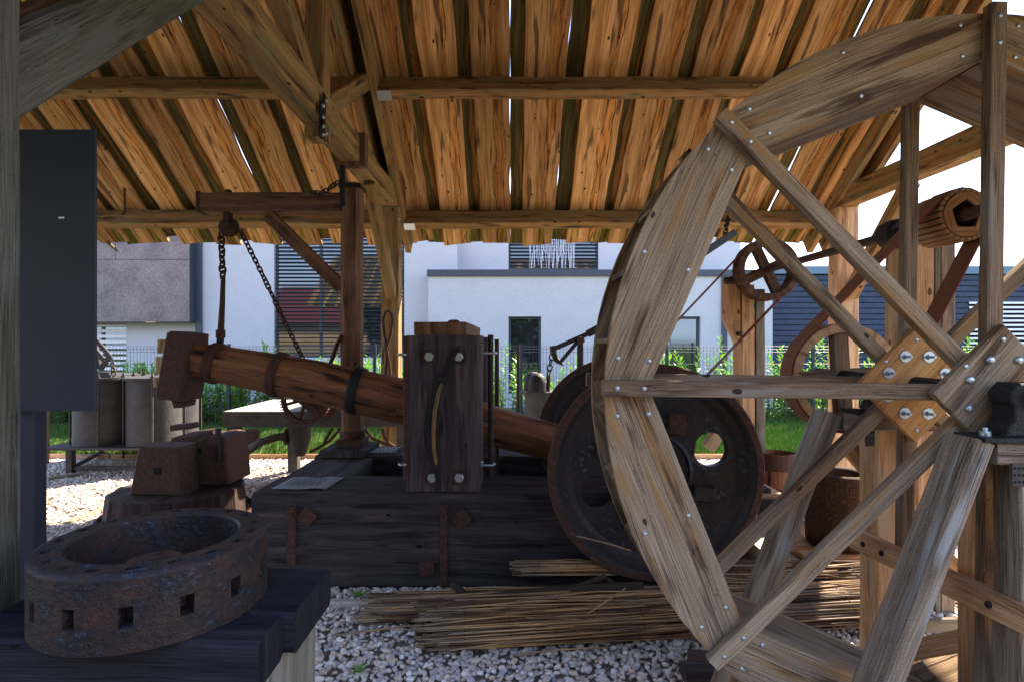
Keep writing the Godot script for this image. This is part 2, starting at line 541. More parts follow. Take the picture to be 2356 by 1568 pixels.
	M.soil = blotch(301, [86, 96, 44], [66, 84, 34], [104, 92, 60], 1.2, 0.95, 0.0, 0.03, 1.0)
	M.roof_under = roof_wood(s1, 401, false)
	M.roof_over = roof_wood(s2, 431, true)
	var pb := plain([255, 255, 255], 0.75)
	pb.vertex_color_use_as_albedo = true
	M.pebble = pb
	var gr := plain([255, 255, 255], 0.6, 0.0, 0.3)
	gr.vertex_color_use_as_albedo = true
	gr.backlight_enabled = true
	gr.backlight = Color(0.35, 0.5, 0.12)
	gr.cull_mode = BaseMaterial3D.CULL_DISABLED
	M.grass = gr
	var lf := plain([84, 128, 54], 0.35, 0.0, 0.5)
	lf.backlight_enabled = true
	lf.backlight = Color(0.4, 0.6, 0.1)
	lf.cull_mode = BaseMaterial3D.CULL_DISABLED
	M.leaf = lf
	M.leaf_young = lf.duplicate()
	M.leaf_young.albedo_color = Color(0.42, 0.56, 0.17)
	M.tree_leaf = plain([54, 68, 40], 0.6)
	M.stem = plain([92, 74, 50], 0.9)

# four boards side by side across u; heart streaks, bark edges, knots, lichen near the lower end
func roof_wood(st: Dictionary, sd: int, over: bool) -> StandardMaterial3D:
	var w := 1024
	var h := 1024
	var A: PackedByteArray = st.a
	var B: PackedByteArray = st.b
	var C: PackedByteArray = st.c
	var D: PackedByteArray = st.d
	var WW: PackedByteArray = st.w
	var Q := noise_bytes(sd, 512, 1024, 256, 96, 0.03, 4)
	var R := noise_bytes(sd + 3, 512, 1024, 256, 256, 0.03, 4)
	var out := PackedByteArray()
	out.resize(w * h * 3)
	var kr := RandomNumberGenerator.new()
	kr.seed = sd
	var sets := []
	for k in 4: sets.append([kr.randf_range(0.3, 0.7), kr.randf_range(0.06, 0.15), kr.randf_range(0.76, 1.12), kr.randf_range(0, 400)])
	for y in h:
		var yy := float(y) / h
		for x in w:
			var k := x >> 8
			var lx := float(x & 255) / 255.0
			var p: Array = sets[k]
			var ox: int = int(p[3])
			var i5 := y * 512 + ((x * 2 + ox) & 511)
			var sh := (WW[i5] - 128) / 12
			var j := y * 512 + ((x + ox + sh) & 511)
			var t := clampf(((A[j] * 0.35 + B[j] * 0.5 + R[i5] * 0.15) / 255.0 - 0.5) * 2.5 + 0.5, 0, 1)
			var r := 212.0 - 66.0 * t
			var g := 168.0 - 64.0 * t
			var b := 118.0 - 54.0 * t
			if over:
				r = 104.0 - 54.0 * t; g = 94.0 - 50.0 * t; b = 56.0 - 34.0 * t  # weathered olive cover boards, darkened further to carry the shade in the gaps
			# orange heartwood band whose width wanders, with dark ragged borders
			var q := (Q[y * 512 + ((k * 97 + 30) & 511)] - 128) / 128.0
			var q2 := (Q[y * 512 + ((k * 97 + 230) & 511)] - 128) / 128.0
			var fib := (B[j] - 128) / 128.0
			var fine := (R[i5] - 128) / 128.0
			var cen: float = p[0] + q * 0.1
			var wd: float = p[1] + q2 * 0.09
			var e := absf(lx - cen) - wd + fine * 0.03 + fib * 0.014
			if wd > 0.02:
				var inn := clampf(-e / 0.02, 0, 1) * (0.55 + 0.3 * fib)
				r += (206.0 - 60.0 * t - r) * inn; g += (138.0 - 52.0 * t - g) * inn; b += (66.0 - 32.0 * t - b) * inn
				var bd := clampf(1.0 - absf(e) / 0.024, 0, 1) * clampf((C[i5] - 58.0) / 40.0, 0, 0.95)
				r += (70.0 - r) * bd; g += (40.0 - g) * bd; b += (24.0 - b) * bd
				var e2 := absf(e + 0.05 + q2 * 0.02) - 0.004
				var rot := clampf(1.0 - e2 / 0.03, 0, 1) * clampf((R[i5] - 140.0) / 40.0, 0, 0.6)
				r += (112.0 - r) * rot; g += (66.0 - g) * rot; b += (34.0 - b) * rot
			# green algae in patches, most of it on the weathered lower end as in the photograph
			var al := clampf((C[i5] + (70.0 if yy > 0.88 + fine * 0.05 else 0.0) - 190.0) / 40.0, 0, 1) * (0.4 + 0.5 * R[i5] / 255.0)
			r += (112.0 - r) * al; g += (116.0 - g) * al; b += (40.0 - b) * al
			# dark wet stains
			var ds := clampf((255 - C[(y * 512 + ((x + ox + 260) & 511))] - 196.0) / 24.0, 0, 0.9)
			r += (60.0 - r) * ds * 0.7; g += (44.0 - g) * ds * 0.7; b += (34.0 - b) * ds * 0.7
			var o := (y * w + x) * 3
			out[o] = int(clampf(r * p[2], 0, 255)); out[o + 1] = int(clampf(g * p[2], 0, 255)); out[o + 2] = int(clampf(b * p[2], 0, 255))
	for n in 60:
		var kx := kr.randi_range(10, 1010)
		var ky := kr.randi_range(10, 1010)
		var rad := kr.randf_range(3, 8)
		for y2 in range(-int(rad), int(rad) + 1):
			for x2 in range(-int(rad), int(rad) + 1):
				var dn := sqrt(x2 * x2 + y2 * y2 * 2.2) / rad
				if dn < 0.9:
					var o2 := (((ky + y2) & 1023) * w + ((kx + x2) & 1023)) * 3
					out[o2] = 58; out[o2 + 1] = 40; out[o2 + 2] = 27
	var im := Image.create_from_data(w, h, false, Image.FORMAT_RGB8, out)
	im.generate_mipmaps()
	var m := StandardMaterial3D.new()
	m.albedo_texture = ImageTexture.create_from_image(im)
	m.roughness = 0.85
	m.metallic_specular = 0.25
	return m

func _ready():
	rng.seed = 20240
	# ---- camera
	var cam := Camera3D.new()
	cam.name = "camera"
	cam.position = Vector3(0, EYE, 0)
	cam.fov = rad_to_deg(2.0 * atan(784.0 / F))
	cam.near = 0.05
	cam.far = 400.0
	add_child(cam)
	cam.current = true
	# ---- sky, sun, exposure
	var we := WorldEnvironment.new()
	we.name = "world_environment"
	var env := Environment.new()
	env.background_mode = Environment.BG_SKY
	var sm := ProceduralSkyMaterial.new()
	sm.sky_top_color = Color(0.46, 0.59, 0.82)
	sm.sky_horizon_color = Color(0.90, 0.93, 0.97)
	sm.sky_curve = 0.25
	sm.ground_bottom_color = Color(0.30, 0.28, 0.24)
	sm.ground_horizon_color = Color(0.62, 0.64, 0.64)
	sm.sun_angle_max = 1.0
	var sky := Sky.new()
	sky.sky_material = sm
	env.sky = sky
	env.tonemap_mode = Environment.TONE_MAPPER_LINEAR
	env.tonemap_exposure = 5.0
	env.sdfgi_enabled = true
	env.ssao_enabled = true
	env.ssil_enabled = true
	we.environment = env
	add_child(we)
	var sun := DirectionalLight3D.new()
	sun.name = "sun"
	sun.light_color = Color(1.0, 0.93, 0.82)
	sun.light_energy = 1.6
	sun.light_angular_distance = 0.5
	sun.shadow_enabled = true
	var az := deg_to_rad(42.0)
	var el := deg_to_rad(40.0)
	var to_sun := Vector3(sin(az) * cos(el), sin(el), -cos(az) * cos(el))
	add_child(sun)
	sun.look_at_from_position(Vector3.ZERO, -to_sun, Vector3.UP)
	materials()
	setting()
	house()
	shed()
	machines()
	water_wheel()
	drive()
	clutter()
	plants()
# ---------------------------------------------------------------- ground
func sheet(x0: float, x1: float, z0: float, z1: float, y: float) -> MB:
	var mb := MB.new()
	mb.quad(W3(x0, y, z0), W3(x1, y, z0), W3(x1, y, z1), W3(x0, y, z1), Vector2(0, 0), Vector2(1, 0), Vector2(1, 1), Vector2(0, 1), Vector3.UP)
	return mb
func pebble_mesh() -> ArrayMesh:
	var mb := MB.new()
	var rows := 5
	var cols := 8
	var nz := FastNoiseLite.new()
	nz.seed = 5
	nz.frequency = 0.9
	var pts := []
	for i in rows + 1:
		var r := []
		for j in cols:
			var a := PI * i / rows
			var b := TAU * j / cols
			var d := Vector3(sin(a) * cos(b), cos(a), sin(a) * sin(b))
			r.append(d * (1.0 + 0.25 * nz.get_noise_3dv(d)))
		pts.append(r)
	for i in rows:
		for j in cols:
			var j2 := (j + 1) % cols
			var q := [pts[i][j], pts[i][j2], pts[i + 1][j2], pts[i + 1][j]]
			mb.squad(q[0], q[1], q[2], q[3], q[0].normalized(), q[1].normalized(), q[2].normalized(), q[3].normalized(), Vector2.ZERO, Vector2.ZERO, Vector2.ZERO, Vector2.ZERO)
	return mb.mesh()
func setting():
	S("ground", sheet(-120, 120, -90, 150, -0.03), M.soil)
	S("gravel_bed", sheet(-9.0, 9.0, -4.4, 7.3, -0.012), M.gravel_base)
	S("lawn", sheet(-14, 14, 7.34, 13.0, -0.004), M.soil)
	# pebbles
	var spots: Array[Transform3D] = []
	var cols: Array[Color] = []
	var z := 2.0
	var r := RandomNumberGenerator.new()
	r.seed = 77
	var n := 105000
	var pal := [Vector3(0.60, 0.53, 0.46), Vector3(0.50, 0.42, 0.35), Vector3(0.66, 0.62, 0.57), Vector3(0.40, 0.37, 0.36), Vector3(0.58, 0.45, 0.35)]
	for i in n:
		z = sqrt(lerpf(2.0 * 2.0, 7.28 * 7.28, r.randf()))
		var x := r.randf_range(-0.98, 0.98) * z
		var s := r.randf_range(0.0085, 0.0155)
		if r.randf() < 0.07: s *= 1.6
		var b := Basis.from_euler(Vector3(r.randf_range(-0.5, 0.5), r.randf() * TAU, r.randf_range(-0.5, 0.5))).scaled_local(Vector3(s * r.randf_range(0.9, 1.5), s * r.randf_range(0.55, 0.85), s * r.randf_range(0.75, 1.1)))
		spots.append(Transform3D(b, Vector3(x, r.randf_range(-0.008, 0.01), -z)))
		var c: Vector3 = pal[r.randi() % 5] * r.randf_range(0.85, 1.2)
		cols.append(Color(c.x, c.y, c.z))
	multi("gravel", pebble_mesh(), spots, cols, M.pebble, "loose rounded pale pebbles covering the yard", "gravel")
	# grass
	var gm := MB.new()
	for k in 7:
		var a := r.randf() * TAU
		var p := Vector3(r.randf_range(-0.025, 0.025), 0, r.randf_range(-0.025, 0.025))
		var side := Vector3(cos(a), 0, sin(a)) * 0.0035
		var h := r.randf_range(0.05, 0.1)
		var lean := Vector3(-sin(a), 0, cos(a)) * r.randf_range(0.01, 0.05)
		var mid := p + Vector3(0, h * 0.6, 0) + lean * 0.35
		var tip := p + Vector3(0, h, 0) + lean
		var nn := Vector3(-sin(a), 0.5, cos(a)).normalized()
		gm.squad(p - side, p + side, mid + side * 0.8, mid - side * 0.8, nn, nn, nn, nn, Vector2.ZERO, Vector2.ZERO, Vector2.ZERO, Vector2.ZERO)
		gm.tri(mid - side * 0.8, mid + side * 0.8, tip, Vector2.ZERO, Vector2.ZERO, Vector2.ZERO, nn, nn, nn)
	var gs: Array[Transform3D] = []
	var gc: Array[Color] = []
	for i in 52000:
		z = sqrt(lerpf(7.36 * 7.36, 11.4 * 11.4, r.randf()))
		var x := r.randf_range(-0.9, 0.9) * z
		var s := r.randf_range(0.7, 1.5)
		if x > 3.0: s *= 1.5
		gs.append(Transform3D(Basis(Vector3.UP, r.randf() * TAU).scaled(Vector3(s, s, s)), Vector3(x, -0.005, -z)))
		var f := r.randf_range(0.7, 1.25)
		gc.append(Color(0.085 * f, 0.17 * f, 0.03 * f) if r.randf() > 0.12 else Color(0.2 * f, 0.2 * f, 0.07 * f))
	multi("grass", gm.mesh(), gs, gc, M.grass, "short green lawn grass behind the gravel yard", "grass")
	# edging board between gravel and lawn, and the concrete kerb before the hammer frame
	var e := T("edging_board", "thin wooden edging board between gravel and lawn", "edging", W3(0, 0, 7.31))
	for k in 5: qbeam(e, "board", W3(-8.5 + k * 3.4, 0.02, 7.31), W3(-8.5 + k * 3.4 + 3.38, 0.02, 7.31), 0.03, 0.09, M.fresh)
	var kb := T("concrete_kerb", "low grey concrete kerb strip in front of black hammer frame", "kerb", W3(-0.6, 0, 3.22))
	var km := MB.new()
	km.beam(W3(-1.5, 0.0, 3.26), W3(1.9, 0.0, 3.22), 0.05, 0.07, Vector3.UP, 0.01, 0.002, rng)
	P(kb, "kerb_stone", km, M.concrete)
	var k2 := T("timber_kerb", "weathered timber kerb lying in the sunlit gravel beside tanks", "kerb", W3(-3.8, 0, 5.6))
	qbeam(k2, "board", G(110, 1105), G(190, 1093), 0.06, 0.07, M.grey_post)
	qbeam(k2, "board", G(150, 1207), G(286, 1152), 0.05, 0.05, M.grey_post)
func multi(called: String, mesh: Mesh, xs: Array[Transform3D], cs: Array[Color], mat: Material, label: String, category: String, parent: Node = self) -> MultiMeshInstance3D:
	var mm := MultiMesh.new()
	mm.transform_format = MultiMesh.TRANSFORM_3D
	mm.use_colors = not cs.is_empty()
	mm.mesh = mesh
	mm.instance_count = xs.size()
	for i in xs.size():
		mm.set_instance_transform(i, xs[i])
		if mm.use_colors: mm.set_instance_color(i, cs[i])
	var o := MultiMeshInstance3D.new()
	o.name = numbered(parent, called)
	o.multimesh = mm
	o.material_override = mat
	parent.add_child(o)
	o.set_meta("kind", "stuff")
	if label != "": o.set_meta("label", label)
	if category != "": o.set_meta("category", category)
	return o

# ---------------------------------------------------------------- house
func rect(x0: float, y0: float, x1: float, y1: float, z: float, depth: float, ch := 0.004) -> MB:
	# upright slab: picture rectangle at distance z, going back by depth
	var mb := MB.new()
	var a := V(x0, y1, z)
	var b := V(x1, y0, z)
	mb.box(Vector3(a.x, a.y, -z - depth), Vector3(b.x, b.y, -z), ch)
	return mb
func wall_holes(x0: float, x1: float, y0: float, y1: float, z: float, depth: float, holes: Array) -> MB:
	# wall in metres with rectangular openings [x0,x1,y0,y1]
	var mb := MB.new()
	var xs := [x0, x1]
	var ys := [y0, y1]
	for h in holes:
		xs.append(h[0]); xs.append(h[1]); ys.append(h[2]); ys.append(h[3])
	xs.sort()
	ys.sort()
	for i in xs.size() - 1:
		for j in ys.size() - 1:
			if xs[i + 1] - xs[i] < 1e-4 or ys[j + 1] - ys[j] < 1e-4: continue
			var cx: float = (xs[i] + xs[i + 1]) * 0.5
			var cy: float = (ys[j] + ys[j + 1]) * 0.5
			var open := false
			for h in holes:
				if cx > h[0] and cx < h[1] and cy > h[2] and cy < h[3]: open = true
			if open: continue
			for s in [0.0, 1.0]:
				var zz: float = z + depth * s
				mb.quad(W3(xs[i], ys[j], zz), W3(xs[i + 1], ys[j], zz), W3(xs[i + 1], ys[j + 1], zz), W3(xs[i], ys[j + 1], zz), Vector2(xs[i], ys[j]), Vector2(xs[i + 1], ys[j]), Vector2(xs[i + 1], ys[j + 1]), Vector2(xs[i], ys[j + 1]), Vector3(0, 0, 1.0 - 2.0 * s))
	var rims := holes.duplicate()
	rims.append([x0, x1, y0, y1, true])
	for h in rims:
		var sg := 1.0 if h.size() == 5 else -1.0
		for q in [[h[0], h[2], h[1], h[2], Vector3(0, -1, 0)], [h[0], h[3], h[1], h[3], Vector3(0, 1, 0)], [h[0], h[2], h[0], h[3], Vector3(-1, 0, 0)], [h[1], h[2], h[1], h[3], Vector3(1, 0, 0)]]:
			mb.quad(W3(q[0], q[1], z), W3(q[2], q[3], z), W3(q[2], q[3], z + depth), W3(q[0], q[1], z + depth), Vector2(0, 0), Vector2(1, 0), Vector2(1, 1), Vector2(0, 1), q[4] * sg)
	return mb
func vx(x: float, z: float) -> float: return (x - CX) / F * z
func vy(y: float, z: float) -> float: return EYE - (y - CY) / F * z
func window_at(h: Node, x0: float, x1: float, y0: float, y1: float, z: float, mull: Array, slat_mat, pitch: float, slat_depth := 0.06) -> Node3D:
	# metres; frame set 0.08 back, pane behind, optional outside slats
	var fm := MB.new()
	var t := 0.055
	fm.box(W3(x0, y0, z + 0.16), W3(x0 + t, y1, z + 0.09))
	fm.box(W3(x1 - t, y0, z + 0.16), W3(x1, y1, z + 0.09))
	fm.box(W3(x0 + t, y1 - t, z + 0.158), W3(x1 - t, y1, z + 0.092))
	fm.box(W3(x0 + t, y0, z + 0.158), W3(x1 - t, y0 + t, z + 0.092))
	for m in mull: fm.box(W3(m - t * 0.6, y0 + t, z + 0.157), W3(m + t * 0.6, y1 - t, z + 0.093))
	var fr := P(h, "window", fm, M.anthracite)
	var pm := MB.new()
	pm.box(W3(x0 + t - 0.01, y0 + t - 0.01, z + 0.14), W3(x1 - t + 0.01, y1 - t + 0.01, z + 0.12), 0.001)
	P(fr, "pane", pm, M.glass)
	if slat_mat != null:
		var sm := MB.new()
		sm.beam(Vector3(-(x1 - x0) * 0.5 + 0.02, 0, 0), Vector3((x1 - x0) * 0.5 - 0.02, 0, 0), slat_depth, 0.006, Vector3(0, 1, -0.42) if pitch < 0.1 else Vector3(0, 0.3, 1), 0.001)
		var mesh := sm.mesh()
		var y := y1 - 0.05
		while y > y0 + 0.03:
			P(fr, "slat", mesh, slat_mat, Transform3D(Basis(), W3((x0 + x1) * 0.5, y, z + 0.03)))
			y -= pitch
	return fr
func house():
	var h := T("house", "white rendered two storey house with grey brown facade panels and blinds", "house", W3(-3, 0, 13.4))
	var za := 13.4
	# main white wall with the tall blind window
	var wx0 := vx(630, za)
	var wx1 := vx(930, za)
	var wy0 := vy(822, za)
	P(h, "wall", wall_holes(vx(452, za), vx(1052, za), -0.1, 5.1, za, 0.3, [[wx0, wx1, wy0, 4.7]]), M.render)
	window_at(h, wx0, wx1, wy0, 4.7, za, [vx(735, za)], M.slat, 0.088)
	# upper storey, set back a little
	var zb := 13.9
	var ux0 := vx(1170, zb)
	var ux1 := vx(1377, zb)
	var uy0 := vy(621, zb)
	P(h, "wall", wall_holes(vx(1052, zb) - 0.02, vx(1705, zb), 2.9, 4.2, zb, 0.3, [[ux0, ux1, uy0, 4.05]]), M.render)
	var uw := window_at(h, ux0, ux1, uy0, 4.05, zb, [], M.slat, 0.085)
	# white string curtain hanging inside the upper window, in front of the blind
	var sm := MB.new()
	var r := RandomNumberGenerator.new()
	r.seed = 9
	for i in 46:
		var x := lerpf(vx(1216, zb), vx(1324, zb), (i + r.randf()) / 46.0)
		var bot := uy0 + 0.04 + (r.randf() * 0.35 if r.randf() < 0.4 else 0.0)
		sm.tube([W3(x, 4.02, zb - 0.012), W3(x + r.randf_range(-0.03, 0.03), 3.7, zb - 0.014), W3(x + r.randf_range(-0.05, 0.05), bot, zb - 0.01)], 0.005, 4)
	var so := P(uw, "string_curtain", sm, M.string)
	so.set_meta("kind", "stuff")
	P(h, "shutter", rect(1601, 500, 1610, 622, zb - 0.06, 0.05), M.anthracite)
	# single storey front with two slim windows
	var zc := 13.0
	var holes := [[vx(1170, zc), vx(1245, zc), vy(905, zc), vy(728, zc)], [vx(1540, zc), vx(1612, zc), vy(905, zc), vy(728, zc)]]
	P(h, "wall", wall_holes(vx(985, zc), vx(1778, zc), -0.1, vy(634, zc), zc, 0.3, holes), M.render)
	for q in holes: window_at(h, q[0], q[1], q[2], q[3], zc, [], null, 1.0)
	P(h, "coping", rect(982, 620, 1778, 635, zc - 0.05, 0.95), M.anthracite)
	P(h, "downpipe", rect(1662, 636, 1674, 1000, zc - 0.06, 0.05), M.anthracite)
	# body behind, flat roofs
	P(h, "wall", wall_holes(vx(985, zc), vx(985, zc) + 0.3, -0.1, vy(634, zc), zc + 0.3, 0.6, []), M.render)
	var hx := vx(1052, za)
	var bm := MB.new()
	bm.box(W3(-12.3, 5.1, 21), W3(hx + 0.02, 5.25, 12.95))
	P(h, "roof", bm, M.anthracite)
	var bm2 := MB.new()
	bm2.box(W3(hx + 0.025, 4.2, 21), W3(5.6, 4.32, 13.86))
	P(h, "roof", bm2, M.anthracite)
	var bk := MB.new()
	bk.box(W3(-12, 0, 21), W3(-11.7, 5.1, 13.75))
	bk.box(W3(5.2, 0, 21), W3(5.5, 4.2, 14.22))
	bk.box(W3(-11.7, 0, 20.98), W3(5.2, 4.2, 20.7))
	bk.box(W3(hx - 0.3, 0, 20.68), W3(hx, 5.1, 13.72))
	P(h, "wall", bk, M.render)
	# left bay: brown panels over a recessed white wall
	var zd := 13.08
	var gx := vx(265, zd)
	var px1 := vx(435, zd)
	var yb := vy(740, zd)
	var y1 := vy(597, zd)
	for q in [[-12.0, gx - 0.006, y1 + 0.006, 4.9], [gx + 0.006, px1, y1 + 0.006, 4.9], [-9.6, px1, yb, y1 - 0.006], [-12.0, -9.612, yb, y1 - 0.006], [-12.0, px1, 4.912, 5.08]]:
		var mb := MB.new()
		mb.box(W3(q[0], q[2], zd + 0.02), W3(q[1], q[3], zd), 0.002)
		P(h, "facade_panel", mb, M.facade)
	var ret := MB.new()
	ret.box(W3(-12.0, yb + 0.003, za), W3(px1 - 0.004, 5.07, zd + 0.03), 0.002)
	P(h, "bay", ret, M.anthracite)
	P(h, "downpipe", rect(448, 520, 462, 1000, za - 0.08, 0.06), M.anthracite)
	var ze := 13.45
	var bx1 := vx(290, ze)
	P(h, "wall", wall_holes(-12.0, vx(453, ze), -0.1, yb, ze, 0.28, [[bx1 - 1.6, bx1, vy(905, ze), vy(744, ze)]]), M.render)
	window_at(h, bx1 - 1.6, bx1, vy(905, ze), vy(744, ze), ze, [bx1 - 0.62], M.slat_white, 0.125, 0.072)
	# dark boarded garage
	var g := T("garage", "dark blue boarded flat roofed garage beside white house", "garage", W3(7.5, 0, 13.2))
	var zg := 13.15
	var core := MB.new()
	core.box(W3(vx(1780, zg), -0.05, 18), W3(16, vy(622, zg), zg + 0.06))
	P(g, "wall", core, M.dark_room)
	var top := vy(632, zg)
	var pitch := 0.128
	var wl := vx(2226, zg)
	var wt := vy(692, zg)
	var k := 0
	var boards := {}
	while top - (k + 1) * pitch > -0.05:
		var yb2 := top - (k + 1) * pitch
		var segs := [[vx(1778, zg), 15.9]]
		if yb2 + pitch * 0.5 < wt and yb2 > vy(800, zg): segs = [[vx(1778, zg), wl], [wl + 2.4, 15.9]]
		for s in segs:
			var mb2 := MB.new()
			mb2.beam(W3(s[0], yb2 + pitch * 0.5, zg + 0.03), W3(s[1], yb2 + pitch * 0.5, zg + 0.03), 0.03, pitch - 0.012, Vector3.UP, 0.008)
			P(g, "cladding_board", mb2, M.clad)
		k += 1
	P(g, "coping", rect(1779, 612, 2800, 630, zg - 0.04, 4.8), tint(M.anthracite, [0.33, 0.42, 0.48]))
	window_at(g, wl + 0.01, wl + 2.39, vy(800, zg), wt, zg - 0.05, [wl + 0.85, wl + 1.6], M.slat_white, 0.101, 0.05)
	# fence
	var zf := 9.8
	var f := T("mesh_fence", "dark wire mesh garden fence in front of hedge and house", "fence", W3(0, 0, zf))
	var topy := vy(796, zf)
	for i in 9:
		var x := -9.85 + i * 2.5
		var pm := MB.new()
		pm.box(W3(x - 0.025, -0.1, zf + 0.06), W3(x + 0.025, topy + 0.04, zf + 0.01))
		P(f, "post", pm, M.wire)
		if i == 8: break
		var mb3 := MB.new()
		var nv := 42
		for j in nv + 1:
			var xx := x + 0.03 + (2.44) * j / nv
			mb3.tube([W3(xx, topy, zf), W3(xx, topy - 0.05, zf - 0.02), W3(xx, topy - 0.1, zf), W3(xx, 0.05, zf)], 0.0032, 3, false, false)
		for yy in [topy - 0.005, topy - 0.05, topy - 0.1, topy - 0.3, topy - 0.55, topy - 0.8, topy - 1.05, topy - 1.1, 0.07]:
			var zo := 0.02 if absf(yy - topy + 0.05) < 0.01 else 0.0
			mb3.tube([W3(x + 0.02, yy, zf - 0.004 - zo), W3(x + 2.48, yy, zf - 0.004 - zo)], 0.0035, 3, false, false)
		var wp := P(f, "wire_mesh", mb3, M.wire)
		wp.set_meta("kind", "stuff")
	# what the windows mirror: a red roofed house across the yard, and the added sky-blocking trees
	var rh := T("red_roofed_house", "red roofed house across the yard mirrored in the blind window", "house", W3(-12, 0, -17))
	var wm := MB.new()
	wm.box(W3(-19, 0, -17), W3(-4, 2.8, -25))
	P(rh, "wall", wm, M.fresh)
	var rm := MB.new()
	rm.prism(PackedVector2Array([Vector2(-4.6, 2.8), Vector2(4.6, 2.8), Vector2(0, 6.0)]), 15.6, Transform3D(Basis(Vector3(0, 1, 0), PI / 2), W3(-11.5, 0, -21)))
	P(rh, "roof", rm, plain([104, 44, 40], 0.9))
# ---------------------------------------------------------------- shed
const SD := Vector3(0, -0.568, -0.823)     # down the far slope
const SN := Vector3(0, 0.823, -0.568)      # out of the far slope
func roof_y(z: float) -> float: return 7.515 - 0.69 * z
func roof_board(parent: Node, x0: float, x1: float, lift: float, near: bool, len: float, mat: Material, sd: int, col: int, thick := 0.036):
	var r := RandomNumberGenerator.new()
	r.seed = sd
	var nz := FastNoiseLite.new()
	nz.seed = sd
	nz.frequency = 0.9
	nz.fractal_octaves = 3
	var org := W3(0, roof_y(3.9), 3.9)
	var d := SD
	var n := SN
	if near:
		d = Vector3(SD.x, SD.y, -SD.z)
		n = Vector3(SN.x, SN.y, -SN.z)
	var k := 12
	var mb := MB.new()
	var st := []
	var skew := r.randf_range(-0.025, 0.025)
	var bow := r.randf_range(-0.006, 0.006)
	for i in k + 1:
		var s := len * i / k
		var a := x0 + nz.get_noise_2d(s * 2.2, 3.0) * 0.022
		var b := x1 + nz.get_noise_2d(s * 2.2, 53.0) * 0.022
		var l := lift + sin(PI * i / k * 2.0) * bow * 0.4 + 0.002
		var ea := s + (skew if i == k else 0.0)
		var eb := s - (skew if i == k else 0.0)
		st.append([org + d * ea + n * l + Vector3(a, 0, 0), org + d * eb + n * (l + bow) + Vector3(b, 0, 0)])
	var u0 := col * 0.25 + 0.004
	var u1 := col * 0.25 + 0.246
	var v0 := r.randf_range(0.0, 0.02)
	for i in k:
		var va := v0 + 0.97 * i / k
		var vb := v0 + 0.97 * (i + 1) / k
		var p: Vector3 = st[i][0]
		var q: Vector3 = st[i][1]
		var q2: Vector3 = st[i + 1][1]
		var p2: Vector3 = st[i + 1][0]
		var t := n * thick
		mb.quad(p, q, q2, p2, Vector2(u0, va), Vector2(u1, va), Vector2(u1, vb), Vector2(u0, vb), -n)
		mb.quad(p + t, q + t, q2 + t, p2 + t, Vector2(u0, va), Vector2(u1, va), Vector2(u1, vb), Vector2(u0, vb), n)
		mb.quad(p, p2, p2 + t, p + t, Vector2(u0, va), Vector2(u0, vb), Vector2(u0 + 0.01, vb), Vector2(u0 + 0.01, va), Vector3(-1, 0, 0))
		mb.quad(q, q2, q2 + t, q + t, Vector2(u1, va), Vector2(u1, vb), Vector2(u1 - 0.01, vb), Vector2(u1 - 0.01, va), Vector3(1, 0, 0))
	var e0: Vector3 = st[k][0]
	var e1: Vector3 = st[k][1]
	mb.quad(e0, e1, e1 + n * thick, e0 + n * thick, Vector2(u0, 0.97), Vector2(u1, 0.97), Vector2(u1, 0.98), Vector2(u0, 0.98), d)
	P(parent, "roof_board", mb, mat)
